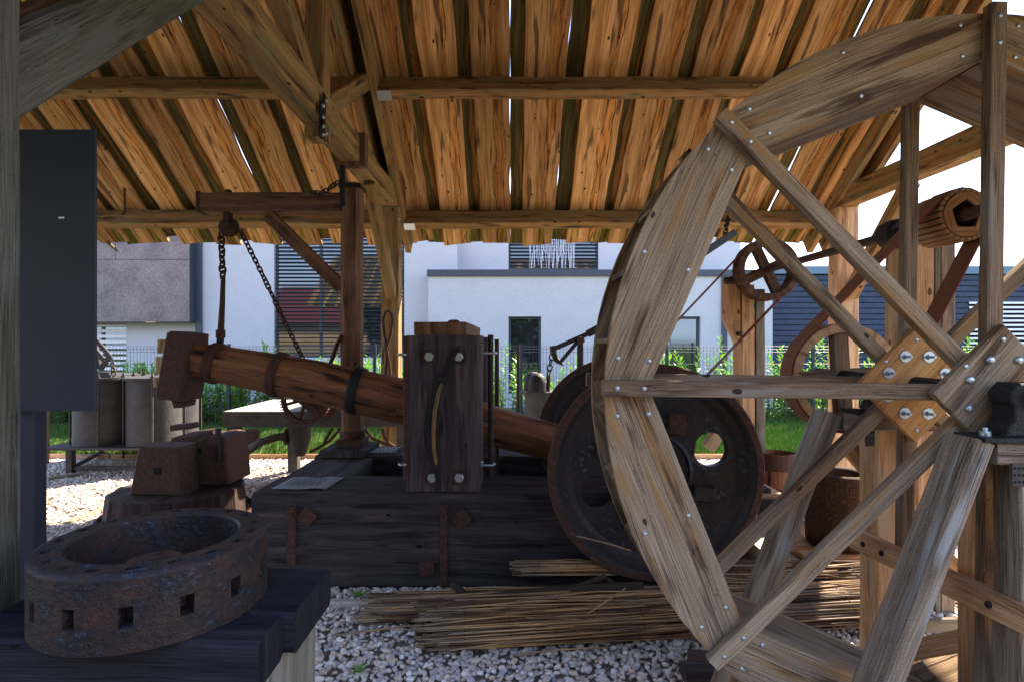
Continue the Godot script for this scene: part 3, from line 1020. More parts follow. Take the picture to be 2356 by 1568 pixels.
func shed():
	var s := T("open_shed", "open sided timber shed with rough plank roof over the machines", "shed", W3(-1.2, 0, 3.9))
	var tm: Material = M.truss
	# roof boards: wide ones below, cover boards over the gaps
	var wide := [[-0.82, -0.49], [-0.36, -0.024], [0.12, 0.49], [0.66, 1.05]]
	var x := 1.17
	rng.seed = 311
	while x < 3.6:
		var w := rng.randf_range(0.27, 0.38)
		wide.append([x, minf(x + w, 3.82)])
		x += w + rng.randf_range(0.09, 0.16)
	x = -0.95
	while x > -7.0:
		var w := rng.randf_range(0.27, 0.37)
		wide.append([x - w, x])
		x -= w + rng.randf_range(0.10, 0.17)
	wide.sort_custom(func(a, b): return a[0] < b[0])
	var len := 3.77
	for i in wide.size():
		roof_board(s, wide[i][0], wide[i][1], 0.0, false, len + rng.randf_range(-0.045, 0.035), M.roof_under, 500 + i, rng.randi() % 4)
		roof_board(s, wide[i][0], wide[i][1], 0.0, true, len + rng.randf_range(-0.04, 0.04), M.roof_under, 700 + i, rng.randi() % 4)
		if i + 1 < wide.size():
			var a: float = wide[i][1] - 0.085
			var b: float = wide[i + 1][0] + 0.085
			if absf(wide[i][1] + 0.024) < 0.001: a = wide[i][1] + 0.006
			if absf(wide[i][1] - 0.49) < 0.001: a = wide[i][1] + 0.003
			if i == 6: b = wide[i + 1][0] - 0.002
			if i == 9: a = wide[i][1] + 0.002
			if i == wide.size() - 3: b = wide[i + 1][0] - 0.012
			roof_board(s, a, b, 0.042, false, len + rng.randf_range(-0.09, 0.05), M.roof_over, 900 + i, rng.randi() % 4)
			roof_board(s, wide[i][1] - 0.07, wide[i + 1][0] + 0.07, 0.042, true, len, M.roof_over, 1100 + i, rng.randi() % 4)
	# purlins between the rafters, both bays and both slopes
	for near in [false, true]:
		for zz in [5.218, 6.54]:
			var y: float = roof_y(zz) - 0.122
			var zp: float = zz if not near else 7.8 - zz
			var up := SN if not near else Vector3(SN.x, SN.y, -SN.z)
			for bay in [[-6.9, XT - 0.135], [XT + 0.125, XR - 0.105]]:
				qbeam(s, "purlin", W3(bay[0], y, zp), W3(bay[1], y, zp), 0.105, 0.2, M.truss, up, 0.008, 0.004)
	qbeam(s, "ridge_beam", W3(-6.9, roof_y(3.9) - 0.14, 3.9), W3(3.78, roof_y(3.9) - 0.14, 3.9), 0.12, 0.2, tm)
	for near in [1.0, -1.0]:
		var rc := MB.new()
		var ca := W3(-7.0, roof_y(3.9) + 0.115, 3.9)
		var cd := Vector3(0, SD.y, SD.z * near)
		var cn := Vector3(0, SN.y, SN.z * near)
		rc.beam(ca + cd * 0.12 + cn * 0.0, ca + cd * 0.12 + Vector3(10.84, 0, 0), 0.26, 0.02, cn, 0.003, 0.002, rng)
		P(s, "ridge_cap", rc, M.truss)
	for bx in [[XT + 0.145, 5.218], [XT + 0.135, 6.54]]:
		var y2: float = roof_y(bx[1]) - 0.122
		var mb := MB.new()
		var c := W3(bx[0] + 0.03, y2, bx[1]) - SN * 0.02
		mb.beam(c - SN * 0.1, c + SN * 0.06, 0.1, 0.125, Vector3(1, 0, 0), 0.002)
		P(s, "joist_hanger", mb, M.zinc)
	# rafters
	for xx in [XT - 0.095, XT + 0.085, XR - 0.07, XR + 0.12, -6.0]:
		for near in [false, true]:
			var a2 := W3(xx, roof_y(3.9) - 0.13, 3.9)
			var d := SD if not near else Vector3(SD.x, SD.y, -SD.z)
			var nn := SN if not near else Vector3(SN.x, SN.y, -SN.z)
			qbeam(s, "rafter", a2 - d * 0.0 + nn * 0.02, a2 + d * 3.66 + nn * 0.02, 0.07, 0.2, tm, nn, 0.006, 0.002)
	# trusses: tie beam, king post, struts, posts, braces
	for xx in [XT, XR]:
		var right: bool = xx > 0
		qbeam(s, "tie_beam", W3(xx, 3.055, 1.1), W3(xx, 3.055, 6.42), 0.16, 0.21, tm, Vector3.UP, 0.008, 0.002)
		qbeam(s, "king_post", W3(xx, 2.86, 3.9), W3(xx, roof_y(3.9) - 0.25, 3.9), 0.13, 0.15, tm, Vector3(0, 0, 1), 0.008, 0.002)
		if not right:
			qbeam(s, "strut", W3(xx, 3.12, 4.0), W3(xx, 3.86, 5.2), 0.1, 0.14, tm)
			qbeam(s, "strut", W3(xx, 3.12, 3.8), W3(xx, 3.86, 2.6), 0.1, 0.14, tm)
		var pw := 0.19 if not right else 0.23
		qbeam(s, "post", W3(xx, 0, 6.3), W3(xx, 2.945, 6.3), pw, 0.2, M.fresh if right else M.truss, Vector3(0, 0, 1), 0.01, 0.002)
		qbeam(s, "post", W3(xx, 0, 1.34), W3(xx, 2.945, 1.34), 0.19, 0.2, M.near_post_shaded, Vector3(0, 0, 1), 0.01, 0.002)
		qbeam(s, "brace", W3(xx + 0.02, 2.0, 6.2), W3(xx + 0.02, 2.96, 5.25), 0.1, 0.15, tm)
		if right: qbeam(s, "brace", W3(xx + 0.02, 2.08, 1.44), W3(xx + 0.02, 2.96, 2.4), 0.1, 0.15, M.near_post_shaded)
	qbeam(s, "brace", W3(XT + 0.04, 2.11, 1.385), W3(XT + 0.04, 3.02, 2.365), 0.06, 0.17, M.near_post_shaded)
	qbeam(s, "brace", W3(XT - 0.06, 2.11, 1.385), W3(XT - 0.06, 3.02, 2.365), 0.06, 0.17, M.crane)
	qbeam(s, "post", W3(-5.67, 0.02, 6.95), W3(-5.67, 2.55, 6.95), 0.09, 0.09, M.fresh, Vector3(0, 0, 1))
	qbeam(s, "post", W3(-6.0, 0.0, 1.4), W3(-6.0, 2.9, 1.4), 0.18, 0.18, M.near_post_shaded, Vector3(0, 0, 1))
	# iron plates and bolts at the king post foot
	var bm := bolt_mesh(0.014, 0.018)
	for q in [[723, 217, 735, 322, 3.72], [742, 235, 752, 300, 3.66], [756, 262, 766, 318, 3.66]]:
		var a3 := V(q[0], q[1], q[4])
		var b3 := V(q[2], q[3], q[4])
		var mb2 := MB.new()
		mb2.beam(Vector3(XT + 0.105, a3.y, a3.z), Vector3(XT + 0.105, b3.y, b3.z + 0.02), 0.012, 0.05, Vector3(0, 0, 1), 0.002)
		var pl := P(s, "iron_strap", mb2, M.black_iron)
		for t in [0.14, 0.86]:
			P(pl, "bolt", bm, M.zinc, axis_to(Vector3(XT + 0.11, lerpf(a3.y, b3.y, t), a3.z), Vector3(1, 0.1, 0.3)))
	var sp := MB.new()
	sp.box(W3(XT - 0.11, 2.92, 4.75), W3(XT + 0.13, 3.19, 4.66), 0.006)
	P(s, "splice_block", sp, M.crane)
	P(s, "bolt", bm, M.black_iron, axis_z(V(896, 660, 6.1)))
	P(s, "bolt", bm, M.zinc, axis_z(V(919, 503, 6.15)))
	# black steel strap from the tie beam to the crane post, and a rusty hook rod by the panel
	var st := MB.new()
	st.box(V(781, 475, 4.58) , V(793, 380, 4.57), 0.003)
	P(s, "iron_strap", st, M.black_iron)
	var hr := MB.new()
	hr.tube([V(285, 388, 6.3), V(286, 440, 6.3), V(287, 488, 6.35), V(280, 495, 6.35)], 0.012, 8)
	tag(P(self, "iron_rod", hr, M.rust), "rusty iron rod hanging from roof boards beside dark panel", "rod")
	var sk := MB.new()
	sk.tube([V(244, 555, 6.98), V(256, 566, 6.97), V(270, 578, 6.95)], [0.02, 0.017, 0.01], 6)
	tag(P(self, "broken_batten", sk, M.truss), "splintered stick dangling from roof eave before brown facade panels", "stick")
# ---------------------------------------------------------------- hammer and forge things
func link_mesh(l: float, w: float, r: float) -> ArrayMesh:
	var pts := []
	var n := 14
	for i in n:
		var t := TAU * i / n
		var y := sin(t) * w * 0.5
		var x := cos(t) * w * 0.5 + signf(cos(t)) * (l - w) * 0.5
		pts.append(Vector3(x, y, 0))
	var mb := MB.new()
	mb.tube(pts, r, 6, true)
	return mb.mesh()
func chain(called: String, label: String, pts: Array, l: float, w: float, r: float, mat: Material) -> Node3D:
	var t := T(called, label, "chain", pts[pts.size() - 1])
	var mesh := link_mesh(l, w, r)
	var step := l - 2.2 * r
	var k := 0
	for i in pts.size() - 1:
		var a: Vector3 = pts[i]
		var b: Vector3 = pts[i + 1]
		var n := maxi(1, int(round(a.distance_to(b) / step)))
		var d := (b - a).normalized()
		for j in n:
			var y := d.cross(Vector3(0.1, 0.05, 1)).normalized()
			var bs := Basis(d, y, d.cross(y)) * Basis(Vector3(1, 0, 0), (PI / 2 if k % 2 == 1 else 0.0) + rng.randf_range(-0.3, 0.3) + 0.5)
			P(t, "link", mesh, mat, Transform3D(bs, a.lerp(b, (j + 0.5) / n)))
			k += 1
	return t
func band_mesh(c: Vector3, dir: Vector3, r: float, w: float) -> MB:
	var mb := MB.new()
	mb.lathe([Vector2(r, -w * 0.5), Vector2(r + 0.014, -w * 0.5), Vector2(r + 0.018, -w * 0.3), Vector2(r + 0.018, w * 0.3), Vector2(r + 0.014, w * 0.5), Vector2(r, w * 0.5)], axis_to(c, dir), 28)
	return mb
func machines():
	rng.seed = 41
	# --- heavy black base frame with its two standards
	var f := T("hammer_frame", "massive black timber frame carrying the tilt hammer", "frame", W3(-0.2, 0, 4.2))
	var top := 0.578
	var fr := MB.new()
	fr.beam(W3(-1.576, top * 0.5, 3.715), W3(1.25, top * 0.5, 3.715), 0.48, top, Vector3.UP, 0.02, 0.003, rng)
	P(f, "front_beam", fr, M.black)
	var rb := MB.new()
	rb.beam(W3(-1.576, top * 0.5 + 0.002, 4.82), W3(1.25, top * 0.5 + 0.002, 4.82), 0.47, top, Vector3.UP, 0.02, 0.003, rng)
	P(f, "rear_beam", rb, M.black)
	var cb := MB.new()
	cb.beam(W3(-1.34, top * 0.5 - 0.003, 3.962), W3(-1.34, top * 0.5 - 0.003, 4.582), 0.46, top - 0.01, Vector3.UP, 0.012, 0.001, rng)
	P(f, "cross_beam", cb, M.black)
	var c2 := MB.new()
	c2.beam(W3(0.9, top * 0.5 - 0.003, 3.962), W3(0.9, top * 0.5 - 0.003, 4.582), 0.4, top - 0.01, Vector3.UP, 0.012, 0.001, rng)
	P(f, "cross_beam", c2, M.black)
	# standards and cap
	var zs := 3.52
	var sx0 := vx(935, zs)
	var sx1 := vx(1105, zs)
	var sy1 := vy(771, zs)
	var sm := MB.new()
	sm.beam(W3((sx0 + sx1) * 0.5, top + 0.001, zs + 0.2), W3((sx0 + sx1) * 0.5, sy1, zs + 0.2), sx1 - sx0, 0.4, Vector3(0, 0, 1), 0.012, 0.002, rng)
	var std := P(f, "standard", sm, tint(M.black, [1.28, 1.2, 1.18]))
	var sm2 := MB.new()
	sm2.beam(W3((sx0 + sx1) * 0.5, top + 0.003, 4.85), W3((sx0 + sx1) * 0.5, sy1 - 0.003, 4.85), sx1 - sx0, 0.4, Vector3(0, 0, 1), 0.012, 0.002, rng)
	P(f, "standard", sm2, tint(M.black, [1.28, 1.2, 1.18]))
	var cm := MB.new()
	cm.beam(W3(-0.445, sy1 + 0.042, 3.56), W3(-0.445, sy1 + 0.042, 5.1), 0.325, 0.082, Vector3.UP, 0.006, 0.002, rng)
	var cap := P(f, "cap_board", cm, M.crane)
	P(cap, "bolt", bolt_mesh(0.04, 0.02), M.rust, Transform3D(Basis(), W3(-0.38, sy1 + 0.083, 3.75)))
	# nuts on square rusty washers
	var nut := nut_mesh(0.03, 0.022)
	var wash := MB.new()
	wash.prism(PackedVector2Array([Vector2(-0.045, -0.045), Vector2(0.045, -0.045), Vector2(0.045, 0.045), Vector2(-0.045, 0.045)]), 0.008)
	var washm := wash.mesh()
	for q in [[988, 820], [1055, 820], [995, 1097], [1057, 1097]]:
		var at := V(q[0], q[1], zs - 0.006)
		var wo := P(std, "washer", washm, M.rust, face_z(at, rng.randf_range(-0.2, 0.2)))
		P(wo, "nut", nut, M.zinc, axis_z(at + Vector3(0, 0, 0.004)) * Transform3D(Basis(Vector3.UP, rng.randf() * 2.0), Vector3.ZERO))
	# tie rods and staples either side
	for q in [[934, 772, 1098, 3.46, "rust"], [1129, 770, 1096, 3.62, "iron"], [1143, 780, 1150, 4.55, "iron"]]:
		var rm := MB.new()
		rm.tube([V(q[0], q[1], q[3]), V(q[0], q[2], q[3])], 0.018, 10)
		P(f, "tie_rod", rm, M[q[4]])
	for q in [[916, 936, 815, 3.46], [1094, 1142, 812, 3.58], [918, 936, 1066, 3.46], [1102, 1138, 1067, 3.58]]:
		var rm2 := MB.new()
		var a := V(q[0], q[2], q[3])
		var b := V(q[1], q[2], q[3])
		rm2.tube([a + Vector3(0.02, 0, -0.05), a, a + Vector3(0.01, 0, 0.03), b + Vector3(-0.01, 0, 0.03), b, b + Vector3(-0.02, 0, -0.05)], 0.008, 8)
		P(f, "staple", rm2, M.zinc)
	# rusty straps and square bolts on the front beam
	for q in [[660, 1165, 680, 1300, 3.463], [1012, 1160, 1030, 1350, 3.463]]:
		var m := MB.new()
		var a := V(q[0], q[3], q[4])
		var b := V(q[2], q[1], q[4])
		m.box(Vector3(a.x, a.y, a.z - 0.008), Vector3(b.x, b.y, b.z + 0.006), 0.003)
		var o := P(f, "iron_strap", m, M.rust)
		P(o, "rivet", bolt_mesh(0.015, 0.01), M.rust, axis_z(V((q[0] + q[2]) * 0.5, q[1] + 20, q[4] - 0.005)))
	for q in [[706, 1188, 0.9], [1062, 1192, 0.75], [981, 1307, 0.03]]:
		P(f, "square_nut", washm, M.rust, face_z(V(q[0], q[1], 3.458), q[2]))
	# --- helve with iron bands and the hammer head
	var h := T("tilt_hammer", "long tapered wooden hammer beam with rusty iron head and bands", "hammer", V(1000, 1130, 4.27))
	var hz := 4.27
	var pts := []
	var rad := []
	var path := [[418, 822, 39], [530, 841, 43], [640, 861, 47], [730, 878, 49], [820, 898, 50], [925, 922, 52], [1040, 952, 50], [1130, 978, 46], [1230, 1004, 43], [1335, 1032, 40]]
	for q in path:
		pts.append(V(q[0], q[1], hz))
		rad.append(q[2] * hz / F)
	var hm := MB.new()
	hm.tube(pts, rad, 22)
	P(h, "helve", hm, M.helve)
	for q in [[496, 835, 42, 0.07], [641, 861, 47, 0.065], [821, 898, 50, 0.07]]:
		P(h, "iron_band", band_mesh(V(q[0], q[1], hz), Vector3(1, -0.21, 0), q[2] * hz / F, q[3]), M.rust if q[0] < 700 else M.black_iron)
	var hp := PackedVector2Array()
	var z0 := 4.1
	for q in [[390, 761], [431, 767], [425, 860], [414, 924], [362, 918], [355, 907], [381, 766]]:
		var p := V(q[0], q[1], z0)
		hp.append(Vector2(p.x, p.y))
	var hd := MB.new()
	hd.prism(hp, 0.3, Transform3D(Basis(), Vector3(0, 0, -z0 - 0.15)), Vector2(0, 1), Vector2.ZERO, 0.012)
	var head := P(h, "hammer_head", hd, M.redstone)
	var tg := PackedVector2Array()
	for q in [[391, 922], [416, 925], [412, 938], [396, 939]]:
		var p := V(q[0], q[1], z0 + 0.05)
		tg.append(Vector2(p.x, p.y))
	var tgm := MB.new()
	tgm.prism(tg, 0.2, Transform3D(Basis(), Vector3(0, 0, -z0 - 0.16)), Vector2(0, 1), Vector2.ZERO, 0.006)
	P(head, "striking_face", tgm, M.rust)
	for q in [[373, 776, 381, 812], [369, 815, 377, 858], [364, 862, 372, 888]]:
		var wm := MB.new()
		wm.beam(V(q[2] + 8, q[1] + 4, hz), V(q[2] + 8, q[3], hz), 0.06, 0.2, Vector3(0, 0, 1), 0.005, 0.002, rng)
		P(h, "wedge", wm, M.fresh)
	# --- jib crane
	var cz := 4.75
	var c := T("jib_crane", "dark wooden jib crane with brace and hanging pulley", "crane", W3(XT, top, cz))
	qbeam(c, "mast", W3(XT, 0.76, cz), W3(XT, vy(425, cz), cz), 0.16, 0.16, M.crane, Vector3(0, 0, 1), 0.03, 0.004)
	qbeam(c, "jib", W3(vx(464, cz), vy(468, cz), cz), W3(XT - 0.085, vy(468, cz), cz), 0.14, 0.15, M.crane, Vector3.UP, 0.012, 0.002)
	qbeam(c, "brace", V(618, 496, cz), V(784, 660, cz), 0.08, 0.105, M.crane)
	var shoe := MB.new()
	shoe.lathe([Vector2(0.0, 0.0), Vector2(0.1, 0.0), Vector2(0.105, 0.02), Vector2(0.105, 0.06), Vector2(0.09, 0.065)], Transform3D(Basis(), W3(XT, 0.70, cz)), 20)
	P(c, "iron_shoe", shoe, M.rust)
	var capm := MB.new()
	capm.box(W3(XT - 0.09, vy(438, cz), cz + 0.09), W3(XT + 0.09, vy(428, cz), cz - 0.09), 0.004)
	P(c, "iron_cap", capm, M.black_iron)
	var em := MB.new()
	em.box(W3(vx(462, cz) - 0.006, vy(490, cz) - 0.004, cz + 0.074), W3(vx(469, cz), vy(446, cz) + 0.004, cz - 0.074), 0.003)
	P(c, "iron_end_plate", em, M.rust)
	var pm := MB.new()
	pm.lathe([Vector2(0.02, -0.022), Vector2(0.075, -0.022), Vector2(0.08, -0.018), Vector2(0.065, 0.0), Vector2(0.08, 0.018), Vector2(0.075, 0.022), Vector2(0.02, 0.022)], axis_z(V(526, 523, cz)), 26)
	pm.tube([V(526, 523, cz) + Vector3(0, 0, -0.04), V(526, 523, cz) + Vector3(0, 0, 0.04)], 0.018, 10)
	P(c, "pulley", pm, M.rust)
	var fk := MB.new()
	for s in [-0.034, 0.034]: fk.beam(V(524, 486, cz) + Vector3(0, 0, s), V(526, 530, cz) + Vector3(0, 0, s), 0.045, 0.01, Vector3(0, 0, 1), 0.002)
	P(c, "pulley_fork", fk, M.rust)
	P(c, "bolt", bolt_mesh(0.03, 0.03), M.rust, Transform3D(Basis(), W3(vx(525, cz), vy(445, cz), cz)))
	var st := MB.new()
	st.tube([V(786, 772, cz - 0.1), V(776, 790, 4.7), V(757, 845, 4.72)], 0.017, 8)
	P(c, "iron_stay", st, M.rust)
	chain("lifting_chain", "rusty chain hanging straight down from the jib crane pulley", [V(508, 535, cz), V(510, 580, 4.66), V(512, 638, 4.55)], 0.07, 0.046, 0.009, M.rust)
	chain("lifting_chain", "thin rusty chain slanting from crane pulley down behind the hammer beam", [V(552, 530, cz), V(600, 625, 4.85), V(650, 730, 4.95), V(698, 828, 5.05)], 0.055, 0.036, 0.007, M.rust)
	chain("safety_chain", "short dark chain looped beside the crane mast top under tie beam", [V(778, 418, 4.6), V(755, 436, 4.62), V(735, 444, 4.66), V(716, 442, 4.68)], 0.055, 0.036, 0.006, M.black_iron)
	var lr := MB.new()
	lr.tube([V(513, 636, 4.54), V(511, 700, 4.42), V(506, 788, 4.3)], [0.017, 0.02, 0.026], 10)
	lr.lathe([Vector2(0.0, -0.03), Vector2(0.035, -0.03), Vector2(0.035, 0.03), Vector2(0.0, 0.03)], axis_to(V(507, 768, 4.32), Vector3(0, 1, 0)), 10)
	tag(P(self, "lifting_rod", lr, M.rust), "rusty iron rod between lifting chain and hammer beam band", "rod")
	# --- stone slab, plaque, paper on the frame
	var sl := MB.new()
	sl.beam(W3(-1.36, top + 0.034, 4.55), W3(-1.33, top + 0.034, 4.98), 0.36, 0.06, Vector3.UP, 0.01, 0.006, rng)
	tag(P(self, "stone_slab", sl, M.black), "rough dark stone slab lying on frame under crane mast", "slab")
	var pad := MB.new()
	pad.box(W3(XT - 0.11, top + 0.065, cz + 0.11), W3(XT + 0.11, top + 0.12, cz - 0.11), 0.004)
	P(c, "base_plate", pad, M.rust)
	var pq := MB.new()
	pq.box(W3(vx(835, 4.75), top + 0.004, 4.98), W3(vx(915, 4.75), top + 0.014, 4.66), 0.002)
	var pl := P(self, "plaque", pq, M.steel)
	tag(pl, "small engraved grey metal plaque on frame beside post", "plaque")
	text_lines(pl, W3(vx(875, 4.75), top + 0.0145, 4.82), 0.2, 0.22, 5, plain([176, 178, 178], 0.6), 3)
	var ppm := MB.new()
	var pa := 9
	for i in pa:
		var x0 := lerpf(-1.50, -1.16, float(i) / pa)
		var x1 := lerpf(-1.50, -1.16, float(i + 1) / pa)
		var y0 := top + 0.006 + 0.006 * sin(i * 1.1) * (i / 9.0)
		var y1 := top + 0.006 + 0.006 * sin((i + 1) * 1.1) * ((i + 1) / 9.0)
		ppm.quad(W3(x0, y0, 3.57), W3(x1, y1, 3.57), W3(x1 + 0.03, y1 + 0.004, 3.86), W3(x0 + 0.03, y0 + 0.004, 3.86), Vector2(0, 0), Vector2(1, 0), Vector2(1, 1), Vector2(0, 1), Vector3.UP)
		ppm.quad(W3(x0, y0 - 0.002, 3.57), W3(x1, y1 - 0.002, 3.57), W3(x1 + 0.03, y1 + 0.002, 3.86), W3(x0 + 0.03, y0 + 0.002, 3.86), Vector2(0, 0), Vector2(1, 0), Vector2(1, 1), Vector2(0, 1), Vector3.DOWN)
	var pp := P(self, "paper_sheet", ppm, M.paper)
	tag(pp, "crumpled printed sheet in clear plastic on black frame corner", "sheet")
	text_lines(pp, W3(-1.33, top + 0.017, 3.72), 0.22, 0.2, 7, plain([60, 62, 66], 0.8), 5)
	# --- curved draw blade leaning on the standard
	var bl := T("curved_blade", "black curved blade with bent yellowish wooden handle on standard", "tool", V(1000, 1125, zs))
	var k := MB.new()
	var curve := [[1056, 796, 0.02], [1034, 838, 0.03], [1014, 872, 0.05], [1000, 910, 0.055], [990, 960, 0.055], [989, 1010, 0.05], [994, 1050, 0.045], [1004, 1082, 0.03], [1012, 1128, 0.022]]
	for i in curve.size() - 1:
		var a := V(curve[i][0], curve[i][1], zs - 0.03)
		var b := V(curve[i + 1][0], curve[i + 1][1], zs - 0.03)
		var d := (b - a).normalized()
		var s := d.cross(Vector3(0, 0, 1)).normalized()
		var wa: float = curve[i][2]
		var wb: float = curve[i + 1][2]
		var o := Vector3(0, 0, 0.007)
		var q := [a - s * wa * 0.5, a + s * wa * 0.5, b + s * wb * 0.5, b - s * wb * 0.5]
		var u := Vector2.ZERO
		k.quad(q[0] + o, q[1] + o, q[2] + o, q[3] + o, u, u, u, u, Vector3(0, 0, 1))
		k.quad(q[0] - o, q[1] - o, q[2] - o, q[3] - o, u, u, u, u, Vector3(0, 0, -1))
		k.quad(q[0] + o, q[3] + o, q[3] - o, q[0] - o, u, u, u, u, -s)
		k.quad(q[1] + o, q[2] + o, q[2] - o, q[1] - o, u, u, u, u, s)
	P(bl, "blade", k, M.black_iron)
	var hn := MB.new()
	var hp2 := []
	for q in [[1020, 872], [1008, 905], [1000, 945], [997, 990], [998, 1030], [1004, 1068]]: hp2.append(V(q[0], q[1], zs - 0.045))
	hn.tube(hp2, [0.010, 0.012, 0.012, 0.012, 0.011, 0.009], 8)
	P(bl, "handle", hn, tint(M.reed, [0.86, 0.80, 0.66]))
	var cl := MB.new()
	cl.lathe([Vector2(0.022, -0.02), Vector2(0.028, -0.012), Vector2(0.028, 0.012), Vector2(0.022, 0.02)], axis_to(V(1020, 872, zs - 0.045), V(1020, 872, zs) - V(1008, 905, zs)), 10)
	P(bl, "ferrule", cl, M.black_iron)
	# --- tongs hung on the far shed post
	var tn := T("hanging_tongs", "long rusty blacksmith tongs hanging on shed post", "tongs", V(893, 940, 6.12))
	var tl := MB.new()
	tl.tube([V(886, 940, 6.12), V(887, 850, 6.12), V(893, 800, 6.12), V(884, 770, 6.12), V(881, 735, 6.12), V(888, 716, 6.12), V(897, 716, 6.12)], 0.016, 8)
	P(tn, "jaw", tl, M.rust)
	var tr := MB.new()
	tr.tube([V(897, 940, 6.1), V(897, 850, 6.1), V(889, 800, 6.1), V(899, 770, 6.1), V(903, 735, 6.1), V(899, 718, 6.1)], 0.016, 8)
	P(tn, "jaw", tr, M.rust)
	# --- stump with iron blocks
	var s0 := W3((411.0 - CX) / F * 4.9, 0, 4.9)
	var sp := T("chopping_stump", "broad cut tree stump with cracked bark free sides", "stump", s0)
	var stm := MB.new()
	var nseg := 40
	var rp := []
	for i in nseg: rp.append(0.5 + 0.012 * sin(i * 2.3) + 0.01 * rng.randf())
	for i in nseg:
		var i2 := (i + 1) % nseg
		var a0 := Vector3(cos(TAU * i / nseg), 0, sin(TAU * i / nseg))
		var a1 := Vector3(cos(TAU * i2 / nseg), 0, sin(TAU * i2 / nseg))
		var yb := Vector3(0, 0.0, 0)
		var yt := Vector3(0, 0.245, 0)
		stm.quad(s0 + a0 * (rp[i] + 0.03) + yb, s0 + a1 * (rp[i2] + 0.03) + yb, s0 + a1 * rp[i2] + yt, s0 + a0 * rp[i] + yt, Vector2(i * 0.08 / 0.5, 0), Vector2((i + 1) * 0.08 / 0.5, 0), Vector2((i + 1) * 0.08 / 0.5, 0.13), Vector2(i * 0.08 / 0.5, 0.13), a0)
		stm.quad(s0 + a0 * rp[i] + yt, s0 + a1 * rp[i2] + yt, s0 + a1 * (rp[i2] - 0.012) + yt * 1.04, s0 + a0 * (rp[i] - 0.012) + yt * 1.04, Vector2(0, 0), Vector2(0.1, 0), Vector2(0.1, 0.02), Vector2(0, 0.02), a0 + Vector3.UP)
		stm.tri(s0 + a0 * (rp[i] - 0.012) + yt * 1.04, s0 + a1 * (rp[i2] - 0.012) + yt * 1.04, s0 + yt * 1.04, Vector2(a0.x, a0.z / 3), Vector2(a1.x, a1.z / 3), Vector2(0, 0), Vector3.UP, Vector3.UP, Vector3.UP)
	P(sp, "trunk", stm, tint(M.black, [1.02, 0.9, 0.85]))  # dark timber tone carries the shade lying over the stump
	var rg := MB.new()
	rg.lathe([Vector2(0.56, -0.01), Vector2(0.57, 0.05), Vector2(0.59, 0.055), Vector2(0.6, -0.01)], Transform3D(Basis(), s0), 40)
	P(sp, "iron_hoop", rg, M.rust)
	anvil("anvil_block", "reddish brown tapered iron anvil block with square hole on stump", [[317, 1012], [413, 1014], [418, 1126], [296, 1124]], 4.62, 0.27, 0.255, [[361, 1068, 8]])
	anvil("anvil_block", "larger grooved rusty anvil block behind tapered block on stump", [[388, 1006], [392, 992], [452, 984], [455, 994], [466, 994], [468, 1000], [476, 1000], [478, 990], [500, 988], [518, 994], [526, 1100], [400, 1104]], 4.92, 0.42, 0.255, [[458, 1022, 6]])
	var gv := T("iron_key", "narrow dark iron key bar standing in the grooved anvil block", "key", V(505, 1000, 4.9))
	var gvm := MB.new()
	gvm.beam(V(503, 1060, 4.9), V(501, 984, 4.9), 0.035, 0.05, Vector3(0, 0, 1), 0.005, 0.002, rng)
	P(gv, "key_bar", gvm, M.black_iron)
	var bt := T("iron_wedge", "small red brown iron wedge lying on the grooved anvil block", "wedge", V(420, 985, 5.1))
	var bw := MB.new()
	bw.beam(V(400, 983, 5.12), V(448, 978, 5.12), 0.13, 0.05, Vector3.UP, 0.006, 0.003, rng)
	P(bt, "wedge_body", bw, M.redstone)
	# --- foreground bench and socketed ring
	var bn := T("timber_bench", "black timber bench top on grey block holding the socketed iron ring", "bench", W3(-0.85, 0, 1.4))
	var bt1 := MB.new()
	bt1.beam(W3(-1.19, 0.822, 1.265), W3(-0.53, 0.822, 1.265), 0.128, 0.1, Vector3.UP, 0.012, 0.003, rng)
	P(bn, "plank", bt1, tint(M.black, [0.62, 0.65, 0.72]))
	var bt2 := MB.new()
	bt2.beam(W3(-1.19, 0.823, 1.468), W3(-0.505, 0.823, 1.468), 0.27, 0.1, Vector3.UP, 0.012, 0.003, rng)
	P(bn, "plank", bt2, tint(M.black, [0.62, 0.65, 0.72]))
	var leg := MB.new()
	leg.beam(W3(-0.64, 0.0, 1.42), W3(-0.64, 0.77, 1.42), 0.2, 0.32, Vector3(0, 0, 1), 0.012, 0.003, rng)
	P(bn, "support_block", leg, M.grey_post)
	var leg2 := MB.new()
	leg2.beam(W3(-1.12, 0.0, 1.5), W3(-1.12, 0.77, 1.5), 0.12, 0.2, Vector3(0, 0, 1), 0.012, 0.003, rng)
	P(bn, "support_block", leg2, M.grey_post)
	socket_ring(W3((361.0 - CX) / F * 1.38, 0.874, 1.38))
	# --- info panel
	var ip := T("info_panel", "tall plain dark blue panel on a thin dark leg beside shed post", "panel", W3(-2.0, 0, 2.3))
	P(ip, "board", rect(-150, 298, 219, 945, 2.3, 0.012, 0.003), M.panel)
	var lgm := MB.new()
	lgm.box(W3(vx(52, 2.36), 0, 2.4), W3(vx(90, 2.36), vy(900, 2.36), 2.335), 0.004)
	P(ip, "leg", lgm, M.panel)
	var lgm2 := MB.new()
	lgm2.box(W3(vx(-130, 2.36), 0, 2.4), W3(vx(-92, 2.36), vy(900, 2.36), 2.335), 0.004)
	P(ip, "leg", lgm2, M.panel)
	var chm := MB.new()
	chm.box(V(135, 503, 2.297) , V(146, 499, 2.294), 0.0005)
	P(ip, "chalk_mark", chm, M.string)
	forge_table()
	tank_stand()
	pump_things()
